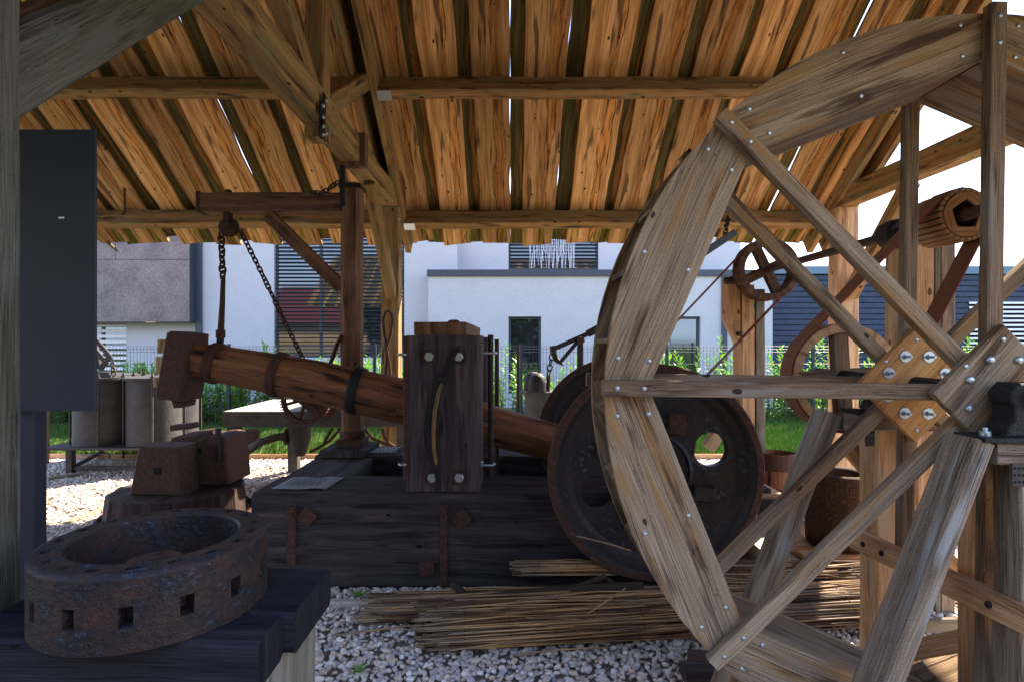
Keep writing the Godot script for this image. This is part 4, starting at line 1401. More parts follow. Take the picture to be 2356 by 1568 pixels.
func text_lines(parent: Node, at: Vector3, w: float, d: float, n: int, mat: Material, sd: int):
	# rows of tiny unreadable print
	var r := RandomNumberGenerator.new()
	r.seed = sd
	var mb := MB.new()
	for i in n:
		var z := at.z - d * 0.5 + d * (i + 0.5) / n
		var x := -w * 0.5
		while x < w * 0.5:
			var l := r.randf_range(0.012, 0.03)
			var u := Vector2.ZERO
			mb.quad(Vector3(at.x + x, at.y, z - d / n * 0.22), Vector3(at.x + x + l, at.y, z - d / n * 0.22), Vector3(at.x + x + l, at.y, z + d / n * 0.22), Vector3(at.x + x, at.y, z + d / n * 0.22), u, u, u, u, Vector3.UP)
			x += l + r.randf_range(0.005, 0.012)
	P(parent, "print", mb, mat)
func anvil(called: String, label: String, poly: Array, z: float, depth: float, base: float, holes: Array):
	var pp := PackedVector2Array()
	var low := 1e9
	for q in poly:
		var p := V(q[0], q[1], z)
		pp.append(Vector2(p.x, p.y))
		low = minf(low, p.y)
	var cx := 0.0
	for q in pp: cx += q.x / pp.size()
	for i in pp.size(): pp[i].y += base - low
	var t := T(called, label, "anvil", W3(cx, base, z + depth * 0.5))
	var mb := MB.new()
	mb.prism(pp, depth, Transform3D(Basis(), Vector3(0, 0, -z - depth * 0.5)), Vector2(0, 1), Vector2.ZERO, 0.014)
	P(t, "block", mb, M.redstone)
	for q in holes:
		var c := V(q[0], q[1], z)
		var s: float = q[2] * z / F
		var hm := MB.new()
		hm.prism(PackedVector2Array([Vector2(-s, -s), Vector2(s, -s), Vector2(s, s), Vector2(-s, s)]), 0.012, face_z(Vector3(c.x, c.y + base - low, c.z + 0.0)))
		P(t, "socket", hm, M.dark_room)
func socket_ring(c: Vector3):
	var t := T("socketed_iron_ring", "heavy rusty cast iron ring with square sockets on bench", "ring", c)
	var R := 0.243
	var r := 0.177
	var h := 0.16
	var mb := MB.new()
	# outer wall with square pockets, top face with oval slots
	var ns := 14
	var sub := 8
	for s in ns:
		for j in sub:
			for row in 3:
				var a0 := TAU * (s + float(j) / sub) / ns + 0.12
				var a1 := TAU * (s + float(j + 1) / sub) / ns + 0.12
				var ys := [0.0, 0.052, 0.094, h - 0.012]
				var pocket: bool = row == 1 and (j == 3 or j == 4)
				var rr := R - 0.05 if pocket else R
				var c0 := Vector3(cos(a0), 0, sin(a0))
				var c1 := Vector3(cos(a1), 0, sin(a1))
				var y0 := Vector3(0, ys[row], 0)
				var y1 := Vector3(0, ys[row + 1], 0)
				var u := Vector2.ZERO
				mb.squad(c + c0 * rr + y0, c + c1 * rr + y0, c + c1 * rr + y1, c + c0 * rr + y1, c0, c1, c1, c0, u, u, u, u)
				if pocket:
					mb.quad(c + c0 * R + y0, c + c1 * R + y0, c + c1 * rr + y0, c + c0 * rr + y0, u, u, u, u, Vector3.UP)
					mb.quad(c + c0 * R + y1, c + c1 * R + y1, c + c1 * rr + y1, c + c0 * rr + y1, u, u, u, u, Vector3.DOWN)
					if j == 3: mb.quad(c + c0 * R + y0, c + c0 * R + y1, c + c0 * rr + y1, c + c0 * rr + y0, u, u, u, u, c1 - c0)
					else: mb.quad(c + c1 * R + y0, c + c1 * R + y1, c + c1 * rr + y1, c + c1 * rr + y0, u, u, u, u, c0 - c1)
	mb.lathe([Vector2(R, h - 0.012), Vector2(R - 0.004, h - 0.003), Vector2(R - 0.012, h)], Transform3D(Basis(), c), 84, true)
	var nt := 18
	for s in nt:
		for j in 6:
			for row in 3:
				var a0 := TAU * (s + j / 6.0) / nt
				var a1 := TAU * (s + (j + 1) / 6.0) / nt
				var rs := [R - 0.012, R - 0.022, R - 0.04, r + 0.004]
				var slot: bool = row == 1 and (j == 2 or j == 3)
				var y := h - 0.03 if slot else h
				var c0 := Vector3(cos(a0), 0, sin(a0))
				var c1 := Vector3(cos(a1), 0, sin(a1))
				var u := Vector2.ZERO
				var yy := Vector3(0, y, 0)
				mb.quad(c + c0 * rs[row] + yy, c + c1 * rs[row] + yy, c + c1 * rs[row + 1] + yy, c + c0 * rs[row + 1] + yy, u, u, u, u, Vector3.UP)
				if slot:
					var hh := Vector3(0, h, 0)
					mb.quad(c + c0 * rs[1] + yy, c + c1 * rs[1] + yy, c + c1 * rs[1] + hh, c + c0 * rs[1] + hh, u, u, u, u, -c0)
					mb.quad(c + c0 * rs[2] + yy, c + c1 * rs[2] + yy, c + c1 * rs[2] + hh, c + c0 * rs[2] + hh, u, u, u, u, c0)
					if j == 2: mb.quad(c + c0 * rs[1] + yy, c + c0 * rs[2] + yy, c + c0 * rs[2] + hh, c + c0 * rs[1] + hh, u, u, u, u, c1 - c0)
					else: mb.quad(c + c1 * rs[1] + yy, c + c1 * rs[2] + yy, c + c1 * rs[2] + hh, c + c1 * rs[1] + hh, u, u, u, u, c0 - c1)
	mb.lathe([Vector2(r + 0.004, h), Vector2(r, h - 0.006), Vector2(r - 0.006, 0.05), Vector2(r - 0.02, 0.035), Vector2(0.0, 0.035)], Transform3D(Basis(), c), 64)
	P(t, "ring_body", mb, M.ring_iron)
	var hb := MB.new()
	hb.lathe([Vector2(0.024, 0.04), Vector2(0.024, 0.1), Vector2(0.027, 0.106), Vector2(0.06, 0.106), Vector2(0.065, 0.1), Vector2(0.066, 0.034)], Transform3D(Basis(), c + Vector3(0.0, 0, 0.01)), 36)
	hb.lathe([Vector2(0.024, 0.05), Vector2(0.0, 0.05)], Transform3D(Basis(), c + Vector3(0.0, 0, 0.01)), 24)
	P(t, "hub", hb, M.rust)
func forge_table():
	var zt := 5.75
	var t := T("forge_table", "grey steel forge table with blower pipe under the top", "table", W3(-2.0, 0, zt))
	var x0 := vx(511, zt)
	var x1 := vx(945, zt)
	var ty := vy(946, zt)
	var mb := MB.new()
	mb.box(W3(x0, ty - 0.155, zt + 0.012), W3(x1, ty, zt), 0.003)
	P(t, "apron", mb, M.steel)
	var tp := MB.new()
	tp.box(W3(x0, ty - 0.155, zt + 1.2), W3(x0 + 0.012, ty - 0.002, zt + 0.014), 0.002)
	tp.box(W3(x0 + 0.012, ty - 0.012, zt + 1.2), W3(x1, ty - 0.002, zt + 0.013), 0.002)
	P(t, "table_top", tp, M.concrete)
	for q in [[x0 + 0.03, zt + 0.03], [x0 + 0.36, zt + 0.75], [x1 - 0.15, zt + 0.03], [x1 - 0.15, zt + 0.75]]:
		var lm := MB.new()
		lm.box(W3(q[0], 0, q[1] + 0.11), W3(q[0] + 0.11, ty - 0.156, q[1]), 0.004)
		P(t, "leg", lm, M.steel)
	var pm := MB.new()
	pm.tube([G(540, 1062) + Vector3(0, 0.02, 0), V(565, 1040, 6.1), V(600, 1016, 6.1), V(640, 1004, 6.1), V(672, 1003, 6.1)], 0.042, 12)
	P(t, "blast_pipe", pm, M.steel)
	var fl := MB.new()
	fl.lathe([Vector2(0, -0.03), Vector2(0.085, -0.03), Vector2(0.085, 0.0), Vector2(0.06, 0.0), Vector2(0.06, 0.05), Vector2(0, 0.05)], axis_to(V(664, 1004, 6.1), Vector3(1, 0, 0)), 20)
	P(t, "pipe_flange", fl, M.rust)
	var hm := MB.new()
	hm.lathe([Vector2(0.0, -0.19), Vector2(0.05, -0.19), Vector2(0.075, -0.14), Vector2(0.11, -0.02), Vector2(0.115, 0.12), Vector2(0.0, 0.12)], Transform3D(Basis(), V(690, 1006, 6.1)), 22)
	P(t, "ash_hopper", hm, M.steel)
	var wm := MB.new()
	wm.beam(V(582, 988, 6.3), V(578, 1020, 6.3), 0.12, 0.1, Vector3(0, 0, 1), 0.004)
	P(t, "tuyere_box", wm, M.rust)
	for q in [[[713, 1040], [745, 1022], [760, 1012], [783, 985]], [[745, 1022], [752, 1005], [765, 985]], [[838, 985], [855, 1008], [890, 1022], [905, 1026]], [[880, 985], [884, 1005], [893, 1018], [908, 1027]]]:
		var bm := MB.new()
		var pts := []
		for p in q: pts.append(V(p[0], p[1], 6.0))
		bm.tube(pts, 0.016, 8)
		P(t, "linkage_bar", bm, M.rust)
	# cog wheel on the near edge of the table, with a brake drum behind
	var g := T("cog_wheel", "rusty spoked cog wheel with toothed rim under hammer beam", "gear", V(703, 975, 5.5))
	var gc := V(703, 918, 5.55)
	var R := 58.0 * 5.55 / F
	var gm := MB.new()
	var nt := 52
	for i in nt:
		var a := TAU * i / nt
		var st := TAU / nt
		var prof := [[0.0, R * 0.93], [0.28, R * 0.93], [0.38, R], [0.72, R], [0.82, R * 0.93], [1.0, R * 0.93]]
		for j in 5:
			var a0: float = a + st * prof[j][0]
			var a1: float = a + st * prof[j + 1][0]
			var r0: float = prof[j][1]
			var r1: float = prof[j + 1][1]
			var d0 := Vector3(cos(a0), sin(a0), 0)
			var d1 := Vector3(cos(a1), sin(a1), 0)
			var u := Vector2.ZERO
			var zf := Vector3(0, 0, 0.035)
			gm.quad(gc + d0 * r0 + zf, gc + d1 * r1 + zf, gc + d1 * R * 0.82 + zf, gc + d0 * R * 0.82 + zf, u, u, u, u, Vector3(0, 0, 1))
			gm.quad(gc + d0 * r0 - zf, gc + d1 * r1 - zf, gc + d1 * R * 0.82 - zf, gc + d0 * R * 0.82 - zf, u, u, u, u, Vector3(0, 0, -1))
			gm.quad(gc + d0 * r0 + zf, gc + d1 * r1 + zf, gc + d1 * r1 - zf, gc + d0 * r0 - zf, u, u, u, u, d0)
			gm.quad(gc + d0 * R * 0.82 + zf, gc + d1 * R * 0.82 + zf, gc + d1 * R * 0.82 - zf, gc + d0 * R * 0.82 - zf, u, u, u, u, -d0)
	P(g, "toothed_rim", gm, M.rust)
	for i in 6:
		var a := TAU * i / 6 + 0.25
		var sm := MB.new()
		sm.beam(gc + Vector3(cos(a), sin(a), 0) * 0.04, gc + Vector3(cos(a), sin(a), 0) * R * 0.84, 0.03, 0.034, Vector3(0, 0, 1), 0.006)
		P(g, "spoke", sm, M.rust)
	var hb := MB.new()
	hb.lathe([Vector2(0, 0.09), Vector2(0.04, 0.085), Vector2(0.058, 0.05), Vector2(0.06, -0.2), Vector2(0, -0.2)], axis_z(gc), 18, true)
	P(g, "hub", hb, M.rust)
	var dm := MB.new()
	dm.lathe([Vector2(0.0, -0.02), Vector2(R * 0.92, -0.02), Vector2(R * 0.97, 0.0), Vector2(R * 0.97, 0.1), Vector2(R * 0.92, 0.12), Vector2(0, 0.12)], axis_z(gc + Vector3(0.1, 0.04, -0.3)), 36)
	P(g, "drum", dm, M.rust)
	var bk := MB.new()
	bk.box(gc + Vector3(-0.18, -0.03, -0.9), gc + Vector3(0.2, 0.03, -0.14))
	P(g, "bracket", bk, M.rust)
func tank_stand():
	var z := 6.85
	var t := T("tank_stand", "three grey steel cylinders clamped between plates on angle iron legs", "tank", W3(vx(300, z), 0, z))
	var top := vy(871, z)
	var bot := vy(1014, z)
	var R := 0.285
	for q in [[235, 6.75], [355, 6.75], [398, 7.25], [255, 7.3]]:
		var x := vx(q[0], q[1])
		var m := MB.new()
		m.lathe([Vector2(0, bot), Vector2(R, bot), Vector2(R, top), Vector2(0, top)], Transform3D(Basis(), W3(x, 0, q[1])), 40)
		P(t, "cylinder", m, M.tank)
		var lid := MB.new()
		lid.lathe([Vector2(0, top + 0.002), Vector2(R + 0.035, top + 0.002), Vector2(R + 0.035, top + 0.03), Vector2(0, top + 0.03)], Transform3D(Basis(), W3(x, 0.001 * q[0] * 0.01, q[1])), 40)
		P(t, "lid", lid, M.tank)
		for k in 4:
			var a := TAU * (k + 0.5) / 4.0 + 0.3
			var p := W3(x, 0, q[1]) + Vector3(cos(a), 0, sin(a)) * (R + 0.022)
			var rm := MB.new()
			rm.tube([p + Vector3(0, bot - 0.03, 0), p + Vector3(0, top + 0.085, 0)], 0.011, 8)
			rm.lathe([Vector2(0.0, 0.0), Vector2(0.024, 0.0), Vector2(0.024, 0.022), Vector2(0, 0.022)], Transform3D(Basis(), p + Vector3(0, top + 0.032, 0)), 6)
			P(t, "tie_rod", rm, M.steel)
	var pl := MB.new()
	pl.box(W3(vx(160, z), bot - 0.03, 7.65), W3(vx(470, z), bot - 0.002, 6.42), 0.004)
	P(t, "base_plate", pl, M.steel)
	for q in [[vx(172, 6.6), 6.5], [vx(236, 7.5), 7.45], [vx(420, 6.6), 6.5], [vx(455, 7.5), 7.45]]:
		var lm := MB.new()
		lm.box(W3(q[0] - 0.035, 0, q[1] + 0.07), W3(q[0] + 0.035, bot - 0.031, q[1]), 0.003)
		P(t, "leg", lm, M.steel)
	for q in [[172, 1077, 470, 1077, 6.52], [172, 1077, 236, 1052, 0.0]]:
		var lm2 := MB.new()
		if q[4] > 0: lm2.box(W3(vx(174, 6.6), 0.04, 6.56), W3(vx(418, 6.6), 0.08, 6.52), 0.003)
		else: lm2.beam(W3(vx(172, 6.6), 0.06, 6.57), W3(vx(236, 7.5), 0.06, 7.45), 0.04, 0.04)
		P(t, "rail", lm2, M.steel)
	var dr := MB.new()
	dr.tube([W3(vx(283, 7.0), 0.08, 7.0), W3(vx(283, 7.0), bot - 0.03, 7.0)], 0.014, 8)
	P(t, "drain_rod", dr, M.rust)
	# lever press standing on the lid
	var l := T("lever_press", "grey steel lever bracket with short chain standing on cylinder lid", "press", W3(vx(235, 6.75), top + 0.032, 6.75))
	var b0 := top + 0.034
	var bm := MB.new()
	bm.box(W3(vx(208, 6.7), b0, 6.8), W3(vx(268, 6.7), b0 + 0.03, 6.6), 0.004)
	bm.box(W3(vx(216, 6.7), b0 + 0.031, 6.76), W3(vx(258, 6.7), b0 + 0.06, 6.64), 0.004)
	P(l, "base", bm, M.tank)
	var am := MB.new()
	am.tube([V(224, 848, 6.7), V(222, 820, 6.7), V(214, 790, 6.7), V(208, 765, 6.7)], [0.05, 0.045, 0.035, 0.03], 10)
	P(l, "upright", am, M.tank)
	var a2 := MB.new()
	a2.beam(V(205, 790, 6.66), V(247, 838, 6.66), 0.02, 0.05, Vector3.UP, 0.004)
	a2.beam(V(214, 775, 6.66), V(254, 822, 6.66), 0.02, 0.05, Vector3.UP, 0.004)
	a2.beam(V(230, 850, 6.66), V(252, 818, 6.66), 0.025, 0.06, Vector3.UP, 0.004)
	P(l, "lever", a2, M.tank)
	chain("press_chain", "short chain hanging from the lever press on the cylinder lid", [V(257, 824, 6.64), V(259, 845, 6.64), V(261, 862, 6.64)], 0.06, 0.04, 0.008, M.steel)
func pump_things():
	var z := 6.2
	var t := T("rocking_beam", "dark iron rocking beam with curved end arc on a column", "rocker", V(1335, 900, z))
	var m := MB.new()
	m.beam(V(1272, 803, z), V(1352, 768, z), 0.04, 0.05, Vector3.UP, 0.006)
	m.beam(V(1352, 768, z), V(1400, 742, z), 0.06, 0.08, Vector3.UP, 0.006)
	m.beam(V(1288, 834, z), V(1330, 784, z), 0.035, 0.04, Vector3.UP, 0.006)
	P(t, "beam", m, M.black_iron)
	var la := MB.new()
	la.beam(V(1401, 741, z), V(1590, 602, z), 0.06, 0.09, Vector3.UP, 0.006)
	la.beam(V(1590.5, 601.5, z), V(1692, 534, z), 0.05, 0.075, Vector3.UP, 0.006)
	P(t, "long_arm", la, M.anthracite)
	var a := MB.new()
	a.tube([V(1271, 795, z), V(1274, 812, z), V(1281, 828, z), V(1296, 839, z)], [0.03, 0.035, 0.033, 0.012], 8)
	P(t, "arc_head", a, M.black_iron)
	var c := MB.new()
	c.beam(W3(vx(1335, z), 0, z), V(1335, 788, z), 0.06, 0.06, Vector3(0, 0, 1), 0.006)
	P(t, "column", c, M.black_iron)
	P(t, "pivot", bolt_mesh(0.04, 0.03), M.rust, axis_z(V(1337, 783, z - 0.05)))
	chain("rocker_chain", "dark chain hanging from the rocking beam arc end", [V(1270, 815, z), V(1266, 840, z), V(1262, 862, z)], 0.075, 0.05, 0.008, M.black_iron)
	chain("rocker_chain", "short dark chain holding the long rocker arm up to the purlin", [V(1668, 545, z), V(1672, 520, 6.3), V(1676, 500, 6.45)], 0.075, 0.05, 0.008, M.black_iron)
	var t2 := T("cylinder_pump", "pale iron pump cylinder with domed twin caps behind iron wheel", "pump", V(1245, 1000, 6.6))
	var b := MB.new()
	var cx := vx(1245, 6.6)
	b.lathe([Vector2(0, 0), Vector2(0.19, 0), Vector2(0.19, vy(905, 6.6)), Vector2(0.23, vy(905, 6.6)), Vector2(0.23, vy(898, 6.6)), Vector2(0, vy(898, 6.6))], Transform3D(Basis(), W3(cx, 0, 6.6)), 30)
	P(t2, "cylinder", b, M.tank)
	for q in [[1236, 6.45], [1226, 6.7]]:
		var d := MB.new()
		var y := vy(897, 6.6)
		d.lathe([Vector2(0.0, y + 0.21), Vector2(0.05, y + 0.2), Vector2(0.085, y + 0.16), Vector2(0.1, y + 0.1), Vector2(0.105, y)], Transform3D(Basis(), W3(vx(q[0], q[1]), 0, q[1])), 22, true)
		P(t2, "cap", d, M.black_iron)
	var rd := MB.new()
	rd.tube([V(1261, 900, 6.5), V(1262, 862, 6.5)], 0.022, 8)
	P(t2, "piston_rod", rd, M.rust)
	var sm := MB.new()
	sm.tube([V(1193, 1000, 6.9), V(1192, 795, 6.9)], 0.022, 8)
	P(t2, "stand_pipe", sm, M.black_iron)
# ---------------------------------------------------------------- big wooden wheel and its stand
const WZ := 1.85
func water_wheel():
	rng.seed = 87
	var c := V(2265, 902, WZ)
	var R := 1.219
	var zr := 2.193
	var t := T("water_wheel", "large wooden bucket wheel with eight spokes per side", "wheel", Vector3(c.x, 0, -(WZ + zr) * 0.5))
	var ri := 0.885 * R
	var rot := deg_to_rad(-0.8)
	var th := 0.034
	var screw := bolt_mesh(0.0075, 0.004)
	for side in 2:
		var z := -WZ - th * 0.5 if side == 0 else -zr + th * 0.5
		for k in 8:
			var a0 := rot + k * PI / 4
			var a1 := a0 + PI / 4
			var dirc := Vector2.from_angle(a1) - Vector2.from_angle(a0)
			var g := 0.0016
			# inner plank: between inner chord and a parallel line; outer plank: the rest up to the arc
			var mid := Vector2.from_angle((a0 + a1) * 0.5)
			var p0 := Vector2.from_angle(a0)
			var p1 := Vector2.from_angle(a1)
			var rj := R * rng.randf_range(0.925, 0.95)
			var inner := PackedVector2Array([p0 * ri, p1 * ri, p1 * (rj - g), p0 * (rj - g)])
			var outer := PackedVector2Array([p0 * rj, p1 * rj])
			var n := 12
			for i in n + 1: outer.append(Vector2.from_angle(lerpf(a1, a0, float(i) / n)) * R)
			for q in [inner, outer]:
				var mb := MB.new()
				mb.prism(q, th, Transform3D(Basis(), Vector3(c.x, c.y, z)), dirc, Vector2(rng.randf(), rng.randf()), 0.0)
				var fo := P(t, "felloe", mb, M.oak)
				if side == 0:
					var rs: Array = [ri + 0.02] if q == inner else [R - 0.035]
					for i in 3:
						var aa := lerpf(a0, a1, [0.1, 0.52, 0.9][i])
						var rr: float = rs[0]
						if q == inner: rr = ri * cos(PI / 8) / cos(aa - (a0 + a1) * 0.5) + 0.035
						P(fo, "screw", screw, M.zinc, axis_z(Vector3(c.x + cos(aa) * rr, c.y + sin(aa) * rr, z + th * 0.5)))
			if side == 0:
				# sole plank across, and bucket boards
				var am := (a0 + a1) * 0.5
				var rm := ri * cos(PI / 8) + 0.012
				var sb := MB.new()
				var tang := Vector3(-sin(am), cos(am), 0)
				var ctr := Vector3(c.x + cos(am) * rm, c.y + sin(am) * rm, -(WZ + zr) * 0.5)
				var half := ri * sin(PI / 8) - 0.004
				sb.beam(ctr - tang * half, ctr + tang * half, 0.022, zr - WZ - 2 * th - 0.002, Vector3(0, 0, 1), 0.002, 0.0, rng)
				P(t, "sole_plank", sb, M.oak_brown)
				for i in 4:
					var ab := a0 + (i + 0.12) * PI / 16
					var r0 := ri * cos(PI / 8) / cos(ab - am) + 0.026
					var bb := MB.new()
					var d0 := Vector3(cos(ab), sin(ab), 0)
					var d1 := Vector3(cos(ab + 0.05), sin(ab + 0.05), 0)
					var o := Vector3(c.x, c.y, -(WZ + zr) * 0.5)
					bb.beam(o + d0 * r0, o + d1 * (R - 0.006), 0.018, zr - WZ - 2 * th - 0.004, Vector3(0, 0, 1), 0.002, 0.0, rng)
					P(t, "bucket_board", bb, M.oak_brown)
			# spoke
			var ds := Vector3(cos(a0), sin(a0), 0)
			var zs := -WZ + 0.021 if side == 0 else -zr - 0.021
			var o2 := Vector3(c.x, c.y, zs)
			var sp := qbeam(t, "spoke", o2 + ds * 0.075, o2 + ds * (R + 0.014), 0.04, 0.05, M.oak_brown if k % 2 == 0 else M.oak, Vector3(0, 0, 1).cross(ds), 0.003, 0.0008)
			if side == 0:
				for rr2 in [R - 0.03, R - 0.115]:
					P(sp, "screw", screw, M.zinc, axis_z(o2 + ds * rr2 + Vector3(0, 0, 0.0205)))
	# hub plates
	for side in 2:
		var hz := -WZ + 0.058 if side == 0 else -zr + 0.02
		var hs := 0.153
		var hp := PackedVector2Array([Vector2(-hs, -hs), Vector2(hs, -hs), Vector2(hs, hs), Vector2(-hs, hs)])
		var hm := MB.new()
		hm.prism(hp, 0.028, Transform3D(Basis(Vector3(0, 0, 1), rot + PI / 4), Vector3(c.x, c.y, hz)), Vector2(1, 0.1), Vector2(0.3 * side, 0.2), 0.003)
		var ho := P(t, "hub_plate", hm, M.oak if side == 0 else tint(M.fresh, [1.0, 0.93, 0.78]))
		for k in 8:
			var a := rot + k * PI / 4 + (PI / 8)
			var p := Vector3(c.x + cos(a) * 0.115, c.y + sin(a) * 0.115, hz + 0.014)
			if side == 0:
				P(ho, "bolt", bolt_mesh(0.013, 0.012), M.zinc, axis_z(p))
			else:
				var wm := MB.new()
				wm.lathe([Vector2(0, 0.004), Vector2(0.021, 0.004), Vector2(0.022, 0.0)], axis_z(p), 18)
				var wo := P(ho, "washer", wm, M.zinc)
				var nm := MB.new()
				nm.lathe([Vector2(0, 0.036), Vector2(0.005, 0.036), Vector2(0.005, 0.013), Vector2(0.0095, 0.013), Vector2(0.0095, 0.004)], axis_z(p), 6)
				P(wo, "nut", nm, M.zinc)
		for q in [[0.2, 1.57], [0.19, 0.6], [0.17, 2.5], [0.2, -1.57]]:
			P(ho, "screw", screw, M.zinc, axis_z(Vector3(c.x + cos(q[1]) * q[0] * 0.85, c.y + sin(q[1]) * q[0] * 0.85, hz + 0.014)))
	var ax := MB.new()
	ax.tube([Vector3(c.x, c.y, -1.64), Vector3(c.x, c.y, -2.85)], 0.032, 18)
	P(t, "axle", ax, M.black_iron)
	# pulley on the same axle behind the rear side
	var pm := MB.new()
	var pc := Vector3(c.x, c.y, -2.66)
	pm.lathe([Vector2(0.205, -0.05), Vector2(0.243, -0.05), Vector2(0.247, 0.0), Vector2(0.243, 0.05), Vector2(0.205, 0.05), Vector2(0.205, -0.05)], axis_z(pc), 56)
	P(t, "pulley_rim", pm, M.fresh)
	for k in 2:
		var hb := MB.new()
		var a := 0.06 + k * PI / 2
		var d := Vector3(cos(a), sin(a), 0)
		hb.beam(pc - d * 0.208 + Vector3(0, 0, 0.002 * k), pc + d * 0.208 + Vector3(0, 0, 0.002 * k), 0.05, 0.07, Vector3(0, 0, 1).cross(d), 0.004, 0.0, rng)
		P(t, "pulley_arm", hb, M.oak_brown)
	# --- stand
	var s := T("wheel_stand", "braced timber stand with black bearings carrying the wooden wheel", "stand", Vector3(c.x, 0, -2.0))
	for q in [[1.655, 0], [2.28, 1]]:
		var z: float = q[0]
		var rear: bool = q[1] == 1
		var tx := 1.367 if not rear else 1.285
		var ty := 1.21
		# raking legs
		qbeam(s, "leg", W3(tx - 0.455, 0, z + 0.062), W3(tx, ty, z + 0.062), 0.06, 0.125, M.stand, Vector3(0, 0, 1), 0.006, 0.001)
		qbeam(s, "leg", W3(2 * c.x - tx + 0.455, 0, z + 0.062), W3(2 * c.x - tx, ty, z + 0.062), 0.06, 0.125, M.stand, Vector3(0, 0, 1), 0.006, 0.001)
		qbeam(s, "cap_rail", W3(tx + 0.034, ty - 0.035, z + 0.055), W3(2 * c.x - tx - 0.034, ty - 0.035, z + 0.055), 0.105, 0.065, M.stand)
		var bp := MB.new()
		bp.box(W3(c.x - 0.165 if not rear else c.x - 0.15, ty - 0.001, z + 0.11), W3(c.x + 0.16, ty + 0.012, z - 0.01), 0.002)
		P(s, "bearing_plate", bp, M.black_iron)
		var bb := MB.new()
		var by := ty + 0.012
		bb.prism(PackedVector2Array([Vector2(-0.085, 0), Vector2(0.085, 0), Vector2(0.075, 0.03), Vector2(0.06, 0.045), Vector2(0.058, 0.09), Vector2(0.07, 0.1), Vector2(0.07, 0.13), Vector2(0.045, 0.155), Vector2(-0.045, 0.155), Vector2(-0.07, 0.13), Vector2(-0.07, 0.1), Vector2(-0.058, 0.09), Vector2(-0.06, 0.045), Vector2(-0.075, 0.03)]), 0.085, Transform3D(Basis(), Vector3(c.x, by, -z - 0.055)), Vector2(0, 1), Vector2.ZERO, 0.004)
		var bo := P(s, "bearing", bb, M.black_iron)
		var bm := nut_mesh(0.016, 0.014)
		for sx in [-0.125, 0.125]: if not rear: P(bo, "nut", bm, M.zinc, Transform3D(Basis(), W3(c.x + sx, by, z + 0.04)))
	# posts, rails, braces
	qbeam(s, "post", W3(1.595, 0, 2.5), W3(1.595, 1.15, 2.5), 0.09, 0.13, M.fresh, Vector3(0, 0, 1), 0.004)
	qbeam(s, "post", W3(1.80, 0, 2.62), W3(1.80, 1.3, 2.62), 0.07, 0.06, M.fresh, Vector3(0, 0, 1), 0.004)
	qbeam(s, "post", W3(1.60, 0, 1.98), W3(1.60, 1.0, 1.98), 0.066, 0.09, M.fresh, Vector3(0, 0, 1), 0.004)
	qbeam(s, "post", W3(1.52, 0, 1.71), W3(1.52, 1.14, 1.71), 0.10, 0.1, M.stand, Vector3(0, 0, 1), 0.004)
	var ra := V(1966, 1236, 2.45)
	var rb := V(2480, 1478, 1.5)
	var rail := qbeam(s, "rail", ra, rb, 0.04, 0.085, M.fresh)
	for f in [0.1, 0.22, 0.52, 0.74]:
		var p := ra.lerp(rb, f) + Vector3(-0.021, 0.0, 0.0)
		P(rail, "bolt", bolt_mesh(0.011, 0.01), M.black_iron, axis_to(p, Vector3(-1, 0, 0.2)))
	qbeam(s, "cross_rail", V(1990, 1440, 2.68), V(2245, 1436, 2.68), 0.03, 0.06, M.grey_post)
	qbeam(s, "cross_rail", V(1930, 1530, 2.5), V(2260, 1462, 2.0), 0.04, 0.07, M.fresh)
	qbeam(s, "brace", W3(1.50, 1.05, 2.6), W3(2.15, 0.3, 2.6), 0.035, 0.08, M.fresh)
	for q in [[1992, 2014, 985, 1026, 2.42], [2330, 2362, 1066, 1118, 1.655]]:
		var mp := MB.new()
		var a := V(q[0], q[3], q[4])
		var b := V(q[1], q[2], q[4])
		mp.box(Vector3(a.x, a.y, a.z - 0.006), Vector3(b.x, b.y, b.z), 0.001)
		var po := P(s, "nail_plate", mp, M.steel)
		for i in 3:
			for j in 3:
				P(po, "nail_hole", bolt_mesh(0.0035, 0.002), M.dark_room, axis_z(Vector3(lerpf(a.x, b.x, 0.2 + 0.3 * i), lerpf(a.y, b.y, 0.2 + 0.3 * j), b.z)))
# ---------------------------------------------------------------- line shaft, belts, iron wheels
func spoked_pulley(parent: Node, c: Vector3, R: float, w: float, mat: Material, turn: float):
	var m := MB.new()
	m.lathe([Vector2(R * 0.76, -w * 0.4), Vector2(R * 0.8, -w * 0.5), Vector2(R * 0.97, -w * 0.5), Vector2(R, -w * 0.44), Vector2(R * 0.95, -w * 0.3), Vector2(R * 0.95, w * 0.3), Vector2(R, w * 0.44), Vector2(R * 0.97, w * 0.5), Vector2(R * 0.8, w * 0.5), Vector2(R * 0.76, w * 0.4), Vector2(R * 0.76, -w * 0.4)], axis_z(c), 48)
	P(parent, "pulley_rim", m, mat)
	for k in 2:
		var a := turn + k * PI / 2
		var d := Vector3(cos(a), sin(a), 0)
		var s := MB.new()
		s.beam(c - d * R * 0.82 + Vector3(0, 0, 0.003 * k), c + d * R * 0.82 + Vector3(0, 0, 0.003 * k), w * 0.45, R * 0.3, Vector3(0, 0, 1).cross(d), 0.006, 0.002, rng)
		P(parent, "pulley_arm", s, mat)
